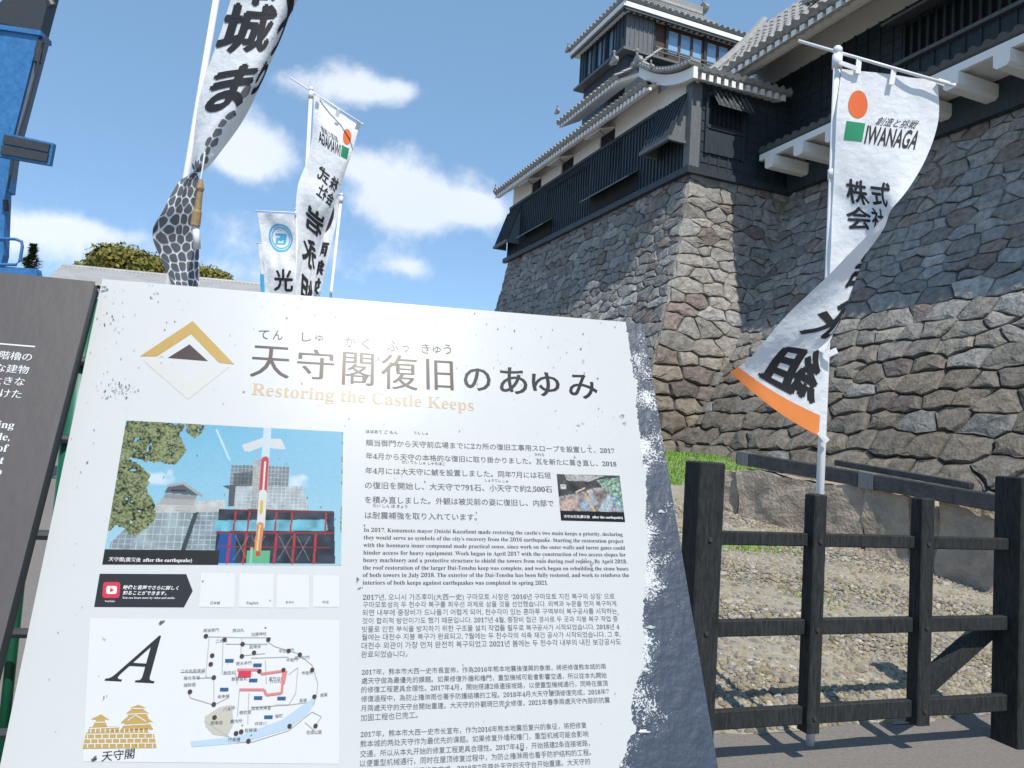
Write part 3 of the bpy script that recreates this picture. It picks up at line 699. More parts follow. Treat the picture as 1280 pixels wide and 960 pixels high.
def on_cloth(cl_, shapes, name, m, parent, off=.0018):
    """flat (u, v) shapes laid on both faces of the cloth"""
    V = []; F = []
    for P, f in shapes:
        for sgn in (1, -1):
            n = len(V); V += [cl_(min(max(t[0], 0), 1), min(max(t[1], 0), 1), sgn*(off+(.0002*t[2] if len(t) > 2 else 0))) for t in P]; F += [tuple(i+n for i in (q if sgn > 0 else q[::-1])) for q in f]
    return mesh_obj(name, V, F, m, parent, smooth=True)
def glyph_uv(s, uc, vc, su, sv, off=0.0, rot=0, slant=0, lim=.045):
    """letters centred at (uc, vc); su, sv are the letter box width and height in u and v"""
    V, F = glyphs(s, 0); x0, x1 = V[:,0].min(), V[:,0].max(); y0, y1 = V[:,1].min(), V[:,1].max()
    P = np.stack([(V[:,0]-(x0+x1)/2)/(x1-x0), (V[:,1]-(y0+y1)/2)/(y1-y0), V[:,0]*0], 1)
    k = max(1, (x1-x0)/(y1-y0)); P[:,0] *= k
    P, F = subdiv(P, F, lim*(1 if k < 2 else 2)); P[:,0] /= k; bo = off*.8/(y1-y0)
    if bo > .002:
        n0 = len(P); P0_ = P.copy(); P0_[:,2] = 0; P = np.concatenate([P0_+np.array([dx*bo/k, dy*bo, l]) for l, (dx, dy) in enumerate(((0,0),(-1,0),(1,0),(0,-1),(0,1)))]); F = [tuple(q+n0*l for q in f) for l in range(5) for f in F]
    x = P[:,0]+slant*P[:,1]; y = P[:,1]
    if rot: c, sn = math.cos(rot), math.sin(rot); x, y = x*c-y*sn, x*sn+y*c
    return np.stack([uc+x*su, vc-y*sv, P[:,2]], 1), F
def disc_uv(uc, vc, ru, rv, r0=0.0, n=36):
    P = []; F = []; rs = np.linspace(r0, 1, 7) if r0 == 0 else np.linspace(r0, 1, 3)
    for r in rs: P += [(uc+ru*r*math.cos(2*math.pi*k/n), vc+rv*r*math.sin(2*math.pi*k/n)) for k in range(n)]
    for j in range(len(rs)-1): F += [(j*n+k, j*n+(k+1)%n, (j+1)*n+(k+1)%n, (j+1)*n+k) for k in range(n)]
    return P, F
def rect_uv(u0, u1, v0, v1, sl=0.0, nu=8, nv=8):
    us = np.linspace(0, 1, nu); vs = np.linspace(0, 1, nv)
    return [(u0+(u1-u0)*a+sl*(.5-b), v0+(v1-v0)*b) for b in vs for a in us], [(j*nu+i, j*nu+i+1, (j+1)*nu+i+1, (j+1)*nu+i) for j in range(nv-1) for i in range(nu-1)]
def company_marks(cl_, f, u0=.0, us=1.0, low=True):
    U = lambda u: u0+u*us
    on_cloth(cl_, [disc_uv(U(.20), .085, .095*us, .032)], 'red_dot', M['orange'], f)
    on_cloth(cl_, [rect_uv(U(.09), U(.275), .128, .178, .02)], 'green_square', M['green'], f)
    on_cloth(cl_, [glyph_uv('創造と挑戦', U(.60), .117, .40*us, .023, .0, 0, .12)], 'motto', M['ink'], f)
    on_cloth(cl_, [glyph_uv('IWANAGA', U(.57), .157, .54*us, .048, .028, 0, .04)], 'company_name', M['ink'], f)
    on_cloth(cl_, [glyph_uv('株', U(.26), .313, .25*us, .066, .03), glyph_uv('式', U(.58), .311, .28*us, .066, .03), glyph_uv('会', U(.23), .388, .24*us, .064, .03), glyph_uv('社', U(.49), .386, .24*us, .064, .03)], 'company_form', M['ink'], f)
    on_cloth(cl_, [glyph_uv('岩', U(.45), .53, .56*us, .10, .045), glyph_uv('永', U(.5), .68, .60*us, .12, .045), glyph_uv('組', U(.48), .85, .62*us, .125, .045)], 'family_name', M['ink'], f)
def flagpole(f, x0, y0, x1, y1, dep, r, arm=None, rest=True, clips=()):
    """pole through two photo points, carried down to the ground"""
    a = at(x0, y0, dep); b = at(x1, y1, dep); d = (b-a)/np.linalg.norm(b-a)
    base = b if not rest else a+d*((a[2])/-d[2])
    m = MB(); m.tube([a, base], r*.9, 12, True, r*1.08); m.sphere(a+np.array([0,0,.005]), r*1.25, 10); m.build('pole', M['pole'], f, smooth=True)
    k = a-d*0+d*.06; c = MB(); c.tube([a+d*.02, a+d*.09], r*1.25, 12); c.build('pole_cap', M['pole'], f, smooth=True)
    for t in clips: c = MB(); p = a+d*t; c.tube([p, p+d*.05], r*1.22, 12); c.build('pole_joint', M['pole'], f, smooth=True)
    if arm:
        p0, p1 = arm; m = MB(); m.tube([p0, p1], r*.42, 8); m.sphere(p1, r*.6, 8); m.build('crossbar', M['pole'], f, smooth=True)
    return a, base
def tie(f, p, q, w, name='tie'):
    p = np.array(p); q = np.array(q); n = np.cross(q-p, ray(CX, CY)); n = n/np.linalg.norm(n)*w; t = np.cross(n, q-p); t = t/np.linalg.norm(t)*.004
    m = MB(); m.box(p-n/2-t, n, q-p, t*2); m.build(name, M['cloth'], f)
GRP = 'advertising banners on white poles'
# near banner by the fence
D1 = 4.02
f = thing('pole_banner', 'white company banner with orange hem, twisted round its pole by the fence', 'banner', tuple(at(1012, 943, D1)), 0, GRP)
flagpole(f, 1047, 64, 1012, 943, D1, .0205, (at(998, 51, 4.1), at(1192, 107, 3.84)), True, (.62, 1.25))
c1 = Cloth([((1052,86,.02),(1112,93,.06),(1172,101,.12)), ((1046,136,.03),(1110,144,.08),(1173,150,.14)), ((1044,184,.03),(1104,191,.10),(1157,199,.16)), ((1042,230,.03),(1094,238,.10),(1130,243,.2)),
  ((1040,276,.03),(1100,280,.08),(1096,283,.27)), ((1038,322,.03),(1080,322,.06),(1054,325,.28)), ((1037,362,.03),(1062,366,.10),(1010,368,.26)), ((1036,405,.04),(1040,408,.12),(974,403,.22)),
  ((1037,452,.04),(1004,440,.12),(950,433,.18)), ((1034,505,.03),(982,482,.08),(930,454,.14)), ((1031,548,.03),(974,516,.07),(913,465,.12))], D1, .014, 1)
c1 = Table(c1)
cloth_mesh(c1, f, M['cloth']); company_marks(c1, f)
on_cloth(c1, [rect_uv(.07, 1, .935, 1.0, 0, 20, 6)], 'hem_band', M['hem'], f)
tie(f, at(1074,72,4.0), at(1072,92,3.97), .026); tie(f, at(1049,78,3.98), at(1071,86,3.97), .022); tie(f, at(1118,84,3.94), at(1114,106,3.93), .026); tie(f, at(1172,101,3.89), at(1186,106,3.86), .03)
tie(f, at(1050,392,3.95), at(1026,440,3.93), .03); tie(f, at(1046,438,3.94), at(1028,446,3.94), .03); tie(f, at(1024,540,3.97), at(1034,552,3.97), .03)
# middle banner, seen from behind
D2 = 8.0
f = thing('pole_banner', 'white company banner seen from behind against the sky, its lettering mirrored', 'banner', tuple(at(375, 370, D2)*[1,1,0]), 0, GRP)
flagpole(f, 389, 112, 375, 370, D2, .021, (at(363, 97, 8.05), at(453, 155, 7.9)), True, (.9, 1.7))
c2 = Cloth([((393,119,.02),(420,138,-.05),(449,157,-.08)), ((391,150,.02),(417,170,.05),(442,184,-.06)), ((388,180,.02),(413,200,.08),(433,212,-.02)), ((382,205,.04),(407,228,.08),(424,240,-.02)),
  ((373,230,.08),(398,254,.10),(415,266,-.02)), ((370,262,.10),(391,284,.04),(406,292,-.04)), ((372,294,.10),(388,312,.0),(399,322,-.06)), ((371,326,.1),(385,345,.0),(394,350,-.06)), ((369,360,.08),(382,378,.0),(391,384,-.05)), ((368,395,.08),(380,412,.0),(388,420,-.05))], D2, .02, 4)
c2 = Table(c2)
cloth_mesh(c2, f, M['cloth'])
# on the back the letters run from the free edge to the pole: mirror u inside each mark
def mir(shape): P, F = shape; return [(1-t[0], *t[1:]) for t in P], F
_o = on_cloth
def on_cloth(cl_, shapes, name, m, parent, off=.003):
    return _o(cl_, [mir(s) for s in shapes] if cl_ in (c2,) else shapes, name, m, parent, off)
company_marks(c2, f)
tie(f, at(398,118,7.95), at(397,127,7.95), .04); tie(f, at(424,136,7.93), at(421,146,7.95), .04); tie(f, at(449,153,7.92), at(446,162,7.95), .04)
# banner with a blue ring
D3 = 9.6
f = thing('pole_banner', 'white banner with a light blue ring emblem, left of the middle pole', 'banner', tuple(at(400, 370, D3)*[1,1,0]), 0, GRP)
flagpole(f, 371, 262, 372, 390, D3, .02, (at(319, 263.5, 9.6), at(372, 266, 9.6)))
c3 = Cloth([((322,266,0),(346,267,.02),(371,268,0)), ((327,300,0),(349,301,-.05),(371,302,0)), ((330,335,0),(350,336,.04),(371,337,0)), ((331,370,0),(350,371,-.02),(371,372,0)), ((332,405,0),(350,406,0),(371,407,0))], D3, .03, 6)
c3 = Table(c3)
cloth_mesh(c3, f, M['cloth'])
on_cloth(c3, [disc_uv(.55, .23, .335, .122, .86), disc_uv(.55, .23, .26, .094, .90), rect_uv(.41, .71, .188, .202), rect_uv(.52, .60, .20, .25, .06), rect_uv(.42, .70, .225, .238), rect_uv(.40, .47, .235, .285, .04), rect_uv(.62, .69, .20, .275, .03), rect_uv(.46, .66, .270, .283)], 'ring_emblem', M['cyan'], f)
on_cloth(c3, [glyph_uv('光', .60, .60, .56, .19, .03)], 'lettering', M['ink'], f)
# banner with black disc and brush letters
D4 = 9.0
f = thing('pole_banner', 'white banner with a black disc and brushed letters, right of the middle pole', 'banner', tuple(at(392, 380, D4)*[1,1,0]), 0, GRP)
flagpole(f, 427, 244, 408, 420, D4, .018, (at(398, 236, 9.05), at(428, 243, 9.0)))
c4 = Cloth([((426,246,0),(412,244,.03),(396,240,0)), ((420,280,0),(405,279,-.03),(390,276,0)), ((412,315,0),(398,314,.03),(384,312,0)), ((404,350,0),(391,349,-.03),(378,347,0)), ((396,385,0),(384,384,0),(372,382,0))], D4, .02, 8)
c4 = Table(c4)
cloth_mesh(c4, f, M['cloth'])
on_cloth(c4, [disc_uv(.50, .20, .34, .145)], 'black_disc', M['ink'], f)
on_cloth(c4, [glyph_uv('南', .42, .475, .62, .125, .05), glyph_uv('無', .42, .64, .62, .125, .05), glyph_uv('妙', .42, .80, .62, .125, .05), glyph_uv('法', .42, .93, .6, .10, .05)], 'lettering', M['ink'], f)
# far edge of one more banner
D5 = 11.0
f = thing('pole_banner', 'narrow sliver of a white and blue banner leftmost beside the ring emblem banner', 'banner', tuple(at(338, 380, D5)*[1,1,0]), 0, GRP)
flagpole(f, 340, 302, 341, 400, D5, .02, (at(320, 304, D5), at(342, 304, D5)))
c5 = Cloth([((322,305,0),(331,305,0),(340,306,0)), ((325,335,0),(332,335,.03),(340,336,0)), ((326,365,0),(333,365,0),(340,366,0)), ((327,395,0),(334,395,0),(340,396,0))], D5, .02, 3)
c5 = Table(c5)
cloth_mesh(c5, f, M['cloth'])
on_cloth(c5, [rect_uv(0, .5, .42, 1.0, 0, 6, 12)], 'blue_field', M['cyan'], f)

# tall festival banner with the printed stone wall
D6 = 5.0
f = thing('festival_banner', 'tall white banner with black brush letters and a grey stone wall print', 'banner', tuple(at(215, 420, D6)*[1,1,0]))
c6 = Cloth([((312,-95,0),(362,-90,.10),(398,-92,-.10)), ((297,-35,0),(345,-30,.10),(385,-25,-.10)), ((283,15,0),(336,18,.10),(366,12,-.10)), ((267,65,0),(322,62,.12),(344,64,-.06)), ((252,110,0),(307,96,.13),(325,106,-.02)), ((245,150,0),(284,140,.13),(306,146,.0)),
  ((241,180,0),(262,172,.12),(281,182,.04)), ((240,206,.02),(250,200,.10),(257,212,.06)), ((252,232,.02),(236,230,.10),(225,226,.12)), ((251,262,0),(228,262,.10),(204,262,.16)), ((249,292,-.02),(224,297,.05),(190,292,.12)), ((249,324,-.03),(228,328,.02),(202,326,.06)), ((249,358,-.03),(232,360,0),(215,357,.02)), ((249,384,-.03),(236,386,0),(222,384,.02))], D6, .012, 5)
c6 = Table(c6)
cloth_mesh(c6, f, M['cloth'])
a = at(277, -40, 5.10); b_ = at(240, 178, 5.22); dd = (b_-a)/np.linalg.norm(b_-a)
m = MB(); m.tube([a-dd*.3, a+dd*((a[2])/-dd[2])], .021, 12); m.build('pole', M['pole'], f, smooth=True)
m = MB(); m.tube([at(312,-95,5.02), at(398,-92,5.08)], .012, 8); m.build('crossbar', M['pole'], f)
on_cloth(c6, [glyph_uv('熊', .30, -.0+.03, .5, .07, .05), glyph_uv('本', .30, .10, .5, .07, .05), glyph_uv('城', .31, .185, .62, .098, .045), glyph_uv('ま', .40, .325, .56, .10, .05), glyph_uv('つ', .86, .205, .22, .07, .06), glyph_uv('り', .86, .30, .2, .075, .06), glyph_uv('、', .86, .14, .2, .05, .06)], 'brush_lettering', M['ink'], f, .0035)
# stone wall print: voronoi cells in cloth coordinates
sh = []; pts = []
rg = np.random.default_rng(4)
for j in range(28):
    for i in range(5): pts.append(((i+.5*(j % 2)+rg.uniform(-.3, .3))/4.6, .28+j*.0275+rg.uniform(-.007, .007)))
pts = np.array(pts); SC = np.array([1.0, 6.2])
for s in pts:
    vs_ = .545-.235*math.exp(-((s[0]-.62)/.15)**2)
    if s[1] < vs_ or s[1] > .99: continue
    d = (pts-s)*SC; nb = np.argsort((d*d).sum(1))[1:13]; poly = [s+np.array(k)*np.array([.3, .055]) for k in ((-1,-1),(1,-1),(1,1),(-1,1))]
    for k in nb:
        poly = clip(poly, (pts[k]+s)/2, (pts[k]-s)*SC*SC)
        if len(poly) < 3: break
    if len(poly) < 3: continue
    P = np.array(poly); P = s+(P-s)*.84; P[:,0] = np.clip(P[:,0], .01, .99); P[:,1] = np.clip(P[:,1], 0, .995)
    ring = []
    for k in range(len(P)): ring += [P[k]*.8+P[(k+1)%len(P)]*.2, P[k]*.2+P[(k+1)%len(P)]*.8]
    n = len(ring); sh.append(([tuple(p) for p in ring]+[tuple(s)], [(k, (k+1)%n, n) for k in range(n)]))
on_cloth(c6, sh, 'stone_wall_print', M['stoneprint'], f, .0025)
w = thing('banner_weight', 'turned wooden weight with a white cord hanging beside the stone print banner', 'weight', tuple(at(246, 300, 4.85)))
m = MB(); A_ = [at(251, 224, 4.84), at(250, 236, 4.84), at(250, 240, 4.84), at(247, 262, 4.84), at(246.5, 265, 4.84), at(244, 282, 4.84)]; rad = [.012, .026, .018, .022, .028, .03]
P = []
for i in range(5): m.tube([A_[i], A_[i+1]], rad[i], 12, True, rad[i+1])
m.build('turned_stick', M['grip'], w, smooth=False)
m = MB(); m.tube([at(244.5, 282, 4.845), at(246.5, 311, 4.85)], .022, 10); m.build('sleeve', M['pole'], w, smooth=True)
m = MB(); m.tube([at(251, 224, 4.84), at(254, 205, 4.85), at(256, 190, 4.87)], .005, 6); m.build('cord', M['pole'], w)
# ------------------------------------------------------------------ information boards
def board_axes(az, el, roll=0.0):
    h = np.array([math.sin(R_(az)), math.cos(R_(az)), 0]); g = np.array([-h[1], h[0], 0]); u = math.cos(R_(el))*g+math.sin(R_(el))*np.array([0, 0, 1]); n = np.cross(h, u)
    c, s = math.cos(R_(roll)), math.sin(R_(roll)); return h*c+u*s, u*c-h*s, n
BH, BU, BNRM = board_axes(76, 66, 1.4); B0 = at(128, 350, 1.15)
def bp(x, y):
    d = onplane(x, y, B0, BNRM)-B0; return np.array([d.dot(BH), d.dot(BU)])
def bw(s, t, k=0.0): return B0+BH*s+BU*t+BNRM*k
bd = thing('information_board', 'white weathered information board with photographs, map and text in five scripts, dark peeled right edge', 'sign', (B0[0]+.43, B0[1]+.05, 0))
SR = .877                                                   # right edge of the core
M['core'] = mat('board_core', (.030,.040,.060), .45, .25, 40, .2, 60)
M['panel'] = mat('white_panel', (.50,.51,.505), .27, 0, 3, .02, 9, spec=.10, col2=(.465,.48,.475))
M['edge'] = mat('board_edge', (.10,.11,.12), .5, .3, 30)
M['ink2'] = mat('printed_ink', (.028,.030,.034), .27, spec=.10)
M['inkgrey'] = mat('grey_print', (.10,.105,.115), .27, spec=.10)
M['gold'] = mat('gold_print', (.40,.27,.085), .27, spec=.10)
M['palegold'] = mat('pale_print', (.485,.485,.455), .27, spec=.10)
M['tan'] = mat('tan_print', (.46,.34,.22), .27, spec=.10)
M['brownink'] = mat('dark_brown_print', (.06,.045,.045), .27, spec=.10)
M['white'] = mat('white_print', (.62,.63,.63), .27, spec=.10)
M['paper'] = mat('paler_field', (.54,.55,.545), .27, spec=.10)
M['red'] = mat('red_print', (.5,.04,.07), .27, spec=.10)
M['pink'] = mat('pink_print', (.52,.17,.17), .27, spec=.10)
M['navy'] = mat('navy_print', (.03,.09,.22), .27, spec=.10)
M['mapgrey'] = mat('map_grey', (.33,.34,.34), .27, spec=.10)
M['river'] = mat('map_river', (.36,.45,.53), .27, spec=.10)
M['park'] = mat('map_park', (.40,.385,.33), .27, spec=.10)
M['photo'] = mat('printed_photo', (1,1,1), .27, attr=True, spec=.10)
BL = -.98
# core plate and white film with a torn right edge
m = MB(); m.box(bw(.0, BL, -.024), BH*SR, BU*(-BL+.002), BNRM*.0225); m.build('core_plate', M['edge'], bd)
tear = [bp(x, y) for x, y in [(783,411),(786,430),(789,452),(792,472),(797,476),(795,500),(797,525),(800,545),(801,560),(803,575),(803,583),(808,584),(807,600),(808,620),(806,650),(809,668),(811,690),(806,715),(806,742),(803,770),(803,782),(806,798),(803,815),(805,835),(799,845),(793,862),(790,880),(789,900),(796,912),(786,925),(780,945),(772,962),(765,990)]]
rg = np.random.default_rng(2); te = []
for a, b in zip(tear, tear[1:]):
    n = max(2, int(abs(a[1]-b[1])/.0022))
    for k in range(n): te.append(a+(b-a)*k/n+np.array([rg.normal(0, .0011), 0]))
te.append(tear[-1]); te = [p for p in te if p[1] > BL]
def tear_s(t): ys = [p[1] for p in te][::-1]; xs_ = [p[0] for p in te][::-1]; return float(np.interp(t, ys, xs_))
rows = np.concatenate([[.001], [p[1] for p in te if p[1] < -.002], [BL]]); V = []; F = []
for t in rows:
    e = tear_s(t)
    for u in (0, .5, 1): V.append(bw(e*u, t, .0012))
F = [(j*3+i, (j+1)*3+i, (j+1)*3+i+1, j*3+i+1) for j in range(len(rows)-1) for i in range(2)]
n0 = len(V)
for j, t in enumerate(rows): V.append(bw(tear_s(t), t, -.0012))
F += [(j*3+2, (j+1)*3+2, n0+j+1, n0+j) for j in range(len(rows)-1)]
mesh_obj('white_panel', V, F, M['panel'], bd)
# bare dark strip with flakes of the old film (wear mask from distance to the tear)
rows2 = np.linspace(.001, BL, 500); V = []; F = []; A_ = []; us = np.linspace(0, 1, 40)
for t in rows2:
    e = tear_s(t)-.012
    for u in us: V.append(bw(e+(SR-e)*u, t, 0)); A_.append((SR-e)*u)
F = [(j*40+i, (j+1)*40+i, (j+1)*40+i+1, j*40+i+1) for j in range(499) for i in range(39)]
pm = mat('peeled_edge', (.035,.05,.08), .5, .25, 30, .15, 60); tr = pm.node_tree; b = tr.nodes['Principled BSDF']
old = b.inputs['Base Color'].links[0].from_socket
at_ = tr.nodes.new('ShaderNodeAttribute'); at_.attribute_name = 'mask'; tcn = tr.nodes.new('ShaderNodeTexCoord')
na = tr.nodes.new('ShaderNodeTexNoise'); na.inputs['Scale'].default_value = 330; na.inputs['Detail'].default_value = 4; na.inputs['Roughness'].default_value = .75; tr.links.new(tcn.outputs['Object'], na.inputs['Vector'])
nb_ = tr.nodes.new('ShaderNodeTexNoise'); nb_.inputs['Scale'].default_value = 17; nb_.inputs['Detail'].default_value = 3; tr.links.new(tcn.outputs['Object'], nb_.inputs['Vector'])
thr = wm('ADD', wm('MULTIPLY', at_.outputs['Fac'], 3.6, tree=tr), wm('MULTIPLY', wm('SUBTRACT', .62, nb_.outputs[0], tree=tr), 1.05, tree=tr), tree=tr)
thr = wm('ADD', thr, .36, tree=tr)
msk = tr.nodes.new('ShaderNodeMapRange'); tr.links.new(wm('SUBTRACT', na.outputs[0], thr, tree=tr), msk.inputs[0]); msk.inputs[1].default_value = 0; msk.inputs[2].default_value = .02
mxx = tr.nodes.new('ShaderNodeMix'); mxx.data_type = 'RGBA'; tr.links.new(msk.outputs[0], mxx.inputs[0]); tr.links.new(old, mxx.inputs[6]); mxx.inputs[7].default_value = (.52,.535,.53,1); tr.links.new(mxx.outputs[2], b.inputs['Base Color'])
mesh_obj('peeled_edge', V, F, pm, bd, att=A_)
# wrinkled torn film lying on the strip
m = MB()
for (x, y, w, hh) in [(812,474,11,3),(826,640,7,5),(818,668,12,3),(822,705,9,3),(812,784,12,4),(806,838,10,5),(804,915,12,5)]:
    c = bp(x, y); q = [c+np.array([math.cos(a)*w*.0007*rg.uniform(.4, 1.3), math.sin(a)*hh*.0006*rg.uniform(.5, 1.2)]) for a in np.arange(12)*math.pi/6]
    m = MB(); m.add([bw(*p, .0011+.0012*rg.random()) for p in q]+[bw(*c, .0032)], [(k, (k+1) % 12, 12) for k in range(12)]); m.build('torn_film', M['panel'], bd)

for dx in (.12, .76):
    m = MB(); p = bw(dx, -.45, -.07); m.bx(p[0]-.03, p[0]+.03, p[1]-.03, p[1]+.03, 0, p[2]); m.build('leg', M['edge'], bd)
# ---- print helpers: photo points on the board plane -> board coordinates
def flat(P, F, k, name, m, parent=bd, W=bw): return mesh_obj(name, [W(p[0], p[1], k) for p in P], F, m, parent)
def poly_px(pts): P = [bp(x, y) for x, y in pts]; return P, [tuple(range(len(P)))[::-1] if area(P) < 0 else tuple(range(len(P)))]
def area(P): return sum(P[i][0]*P[(i+1)%len(P)][1]-P[(i+1)%len(P)][0]*P[i][1] for i in range(len(P)))
def polys(lst, k, name, m, parent=bd):
    V = []; F = []
    for pts in lst: P, f = poly_px(pts); n = len(V); V += P; F += [tuple(i+n for i in q) for q in f]
    return flat(V, F, k, name, m, parent)
def line_px(a, b, w): # thin bar between two photo points, width in board metres
    p, q = bp(*a), bp(*b); d = (q-p)/np.linalg.norm(q-p); n = np.array([-d[1], d[0]])*w/2; return [p-n, q-n, q+n, p+n]
def lines(segs, w, k, name, m, parent=bd):
    V = []; F = []
    for i, (a, b) in enumerate(segs): V += line_px(a, b, w); F.append(tuple(range(4*i, 4*i+4)))
    mesh_obj(name, [bw(p[0], p[1], k+.00001*(j//4 % 9)) for j, p in enumerate(V)], F, m, parent)
def text_block(rowsT, k, name, m, off=0.0, shifts=(0,), ys=1.0, parent=bd, P_=bp, W_=bw, slant=0.0, height=None, fixed=None):
    """rows of (string, x0, y0, x1, y1): baseline ends as seen on the board"""
    V = []; F = []
    for s, x0, y0, x1, y1 in rowsT:
        G, f = glyphs(s, off, shifts); a = P_(x0, y0); b = P_(x1, y1); d = b-a; L = np.linalg.norm(d); d /= L; nrm = np.array([-d[1], d[0]])
        xa, xb = G[:,0].min(), G[:,0].max(); sc = L/(xb-xa) if fixed is None else fixed; sy = sc*ys if height is None else height
        n = len(V)
        for x, y, l in G: p = a+d*(x-xa+slant*y)*sc+nrm*y*sy; V.append(W_(p[0], p[1], k+l*.00006))
        F += [tuple(i+n for i in q) for q in f]
    return mesh_obj(name, V, F, m, parent)
K1, K2, K3 = .0016, .0020, .0024
# emblem
polys([[(175,446),(241,402),(293,456),(274,454),(239,418),(196,446)]], K1, 'emblem_roof', M['gold'])
polys([[(210,448),(237,431),(260,452)]], K1, 'emblem_triangle', M['brownink'])
polys([[(180,452),(199,454),(236,480),(268,457),(287,459),(235,500)]], K1, 'emblem_reflection', M['palegold'])
# title
def title(chars, name, m, off, sh, k=K1):
    V = []; F = []
    for ch, x0, yb, x1, yt in chars:
        G, f = glyphs(ch, off, sh); a = bp(x0, yb); b = bp(x1, yb+(x1-x0)*.055); hgt = np.linalg.norm(bp(x0, yt)-a); d = (b-a); L = np.linalg.norm(d); d /= L; nn = np.array([-d[1], d[0]])
        xa, xb, ya, yb_ = G[:,0].min(), G[:,0].max(), G[:,1].min(), G[:,1].max(); n = len(V)
        for x, y, l in G: p = a+d*(x-xa)/(xb-xa)*L+nn*(y-ya)/(yb_-ya)*hgt; V.append(bw(p[0], p[1], k+l*.00006))
        F += [tuple(i+n for i in q) for q in f]
    return mesh_obj(name, V, F, m, bd)
sh3 = (-.016, 0, .016)
title([('天',312,471,361,432),('守',370,473,417,436),('閣',427,481,467,440),('復',476,486,522,443),('旧',533,487,567,449)], 'title_kanji', M['brownink'], -.008, sh3)
title([('の',580,488,614,460),('あ',625,492,660,459),('ゆ',666,495,701,465),('み',712,498,748,468)], 'title_kana', M['ink2'], .004, (-.01, 0, .01))
title([('て',323,424,336,413),('ん',341,425,353,413),('し',377,427,389,416),('ゅ',394,427,404,419),('か',431,434,444,421),('く',452,437,462,423),('ふ',484,439,498,426),('っ',503,440,511,432),('き',527,442,537,430),('ゅ',541,442,551,433),('う',555,443,564,431)], 'title_reading', M['ink2'], 0, (0,))
text_block([(serif('Restoring the Castle Keeps'), 314, 494, 592, 514)], K1, 'english_title', M['tan'], -.008)
# Japanese text
J = [('頬当御門から天守前広場までに2カ所の復旧工事用スロープを設置して、2017',457,557,768,567),('年4月から天守の本格的な復旧に取り掛かりました。瓦を新たに葺き直し、2018',457,573.5,770.5,583.5),
 ('年4月には大天守に鯱を設置しました。同年7月には石垣',456.5,592,688.5,598),('の復旧を開始し、大天守で791石、小天守で約2,500石',456,610.5,690,615.5),('を積み直しました。外観は被災前の姿に復旧し、内部で',456,628.5,692,633),('は耐震補強を取り入れています。',456,648,596,650.5)]
text_block([(serif(s), *r) for s, *r in J], K1, 'japanese_text', M['inkgrey'], -.004, (-.012, .012))
text_block([('ほほあて ご もん',457,541.5,497,543),('てん しゅ',517,543,535,544),('かわら',668,570,680,570.5),('ふ',716,573,720,573.2),('だい てん しゅ しゃちほこ',502,579.5,556,582),('しょうてん しゅ',606,602,635,603.5),('たい しん ほ きょう',466,634,509,635.5)], K1, 'japanese_reading', M['inkgrey'], .01)
EN = ["In 2017, Kumamoto mayor Onishi Kazufumi made restoring the castle's two main keeps a priority, declaring","they would serve as symbols of the city's recovery from the 2016 earthquake. Starting the restoration project",
 "with the honmaru inner compound made practical sense, since work on the outer walls and turret gates could","hinder access for heavy equipment. Work began in April 2017 with the construction of two access slopes for",
 "heavy machinery and a protective structure to shield the towers from rain during roof repairs. By April 2018,","the roof restoration of the larger Dai-Tenshu keep was complete, and work began on rebuilding the stone bases",
 "of both towers in July 2018. The exterior of the Dai-Tenshu has been fully restored, and work to reinforce the","interiors of both keeps against earthquakes was completed in spring 2021."]
xr = [778,779,781,782,783.5,785,786,685]; yl = [665,674.4,684,693.5,702.8,712.2,721.6,731]; yr = [670.5,679,687.5,696,704.5,713.3,721.5,731.2]
text_block([(serif(s), 454.6-.2*i, yl[i], xr[i], yr[i]) for i, s in enumerate(EN)], K1, 'english_text', M['ink2'], -.004)
KO = ["2017년, 오니시 가즈후미(大西一史) 구마모토 시장은 ‘2016년 구마모토 지진 복구의 상징’ 으로","구마모토성의 두 천수각 복구를 최우선 과제로 삼을 것을 선언했습니다. 외벽과 누문을 먼저 복구하게","되면 내부에 중장비가 드나들기 어렵게 되어, 천수각이 있는 혼마루 구역부터 복구공사를 시작하는",
 "것이 합리적 방안이기도 했기 때문입니다. 2017년 4월, 중장비 접근 경사로 두 곳과 지붕 복구 작업 중","빗물로 인한 부식을 방지하기 위한 구조물 설치 작업을 필두로 복구공사가 시작되었습니다. 2018년 4","월에는 대천수 지붕 복구가 완료되고, 7월에는 두 천수각의 석축 재건 공사가 시작되었습니다. 그 후,",
 "대천수 외관이 가장 먼저 완전히 복구되었고 2021년 봄에는 두 천수각 내부의 내진 보강공사도","완료되었습니다."]
yl = [750,759.3,769.3,779.5,790,800,811,821.5]; yr = [748.5,757.5,767,776.5,786.5,796,805.5,821]; xr = [768,770,771,772,774,775.5,776,508]
text_block([(serif(s), 453.5-.3*i, yl[i], xr[i], yr[i]) for i, s in enumerate(KO)], K1, 'korean_text', M['inkgrey'], .0)
T1 = ["2017年，熊本市大西一史市長宣佈，作為2016年熊本地震後復興的象徵，將把修復熊本城的兩","處天守做為最優先的課題。如果修復外牆和櫓門，重型機械可能會影響交通，所以從本丸開始","的修復工程更具合理性。2017年4月，開始搭建2條連接坡路，以便重型機械通行，同時在屋頂",
 "修復過程中，為防止櫓淋雨也著手防護結構的工程。2018年4月大天守屋頂修復完成，2018年7","月兩處天守的天守台開始重建。大天守的外觀現已完全修復，2021年春季兩處天守內部的抗震","加固工程也已完工。"]
yl = [843.5,854.5,865.5,877,888.8,901]; yr = [836,847,857,867.5,878,897]; xr = [757,758,759.5,761,762,522]
text_block([(serif(s), 452-.3*i, yl[i], xr[i], yr[i]) for i, s in enumerate(T1)], K1, 'traditional_chinese_text', M['inkgrey'], .0)
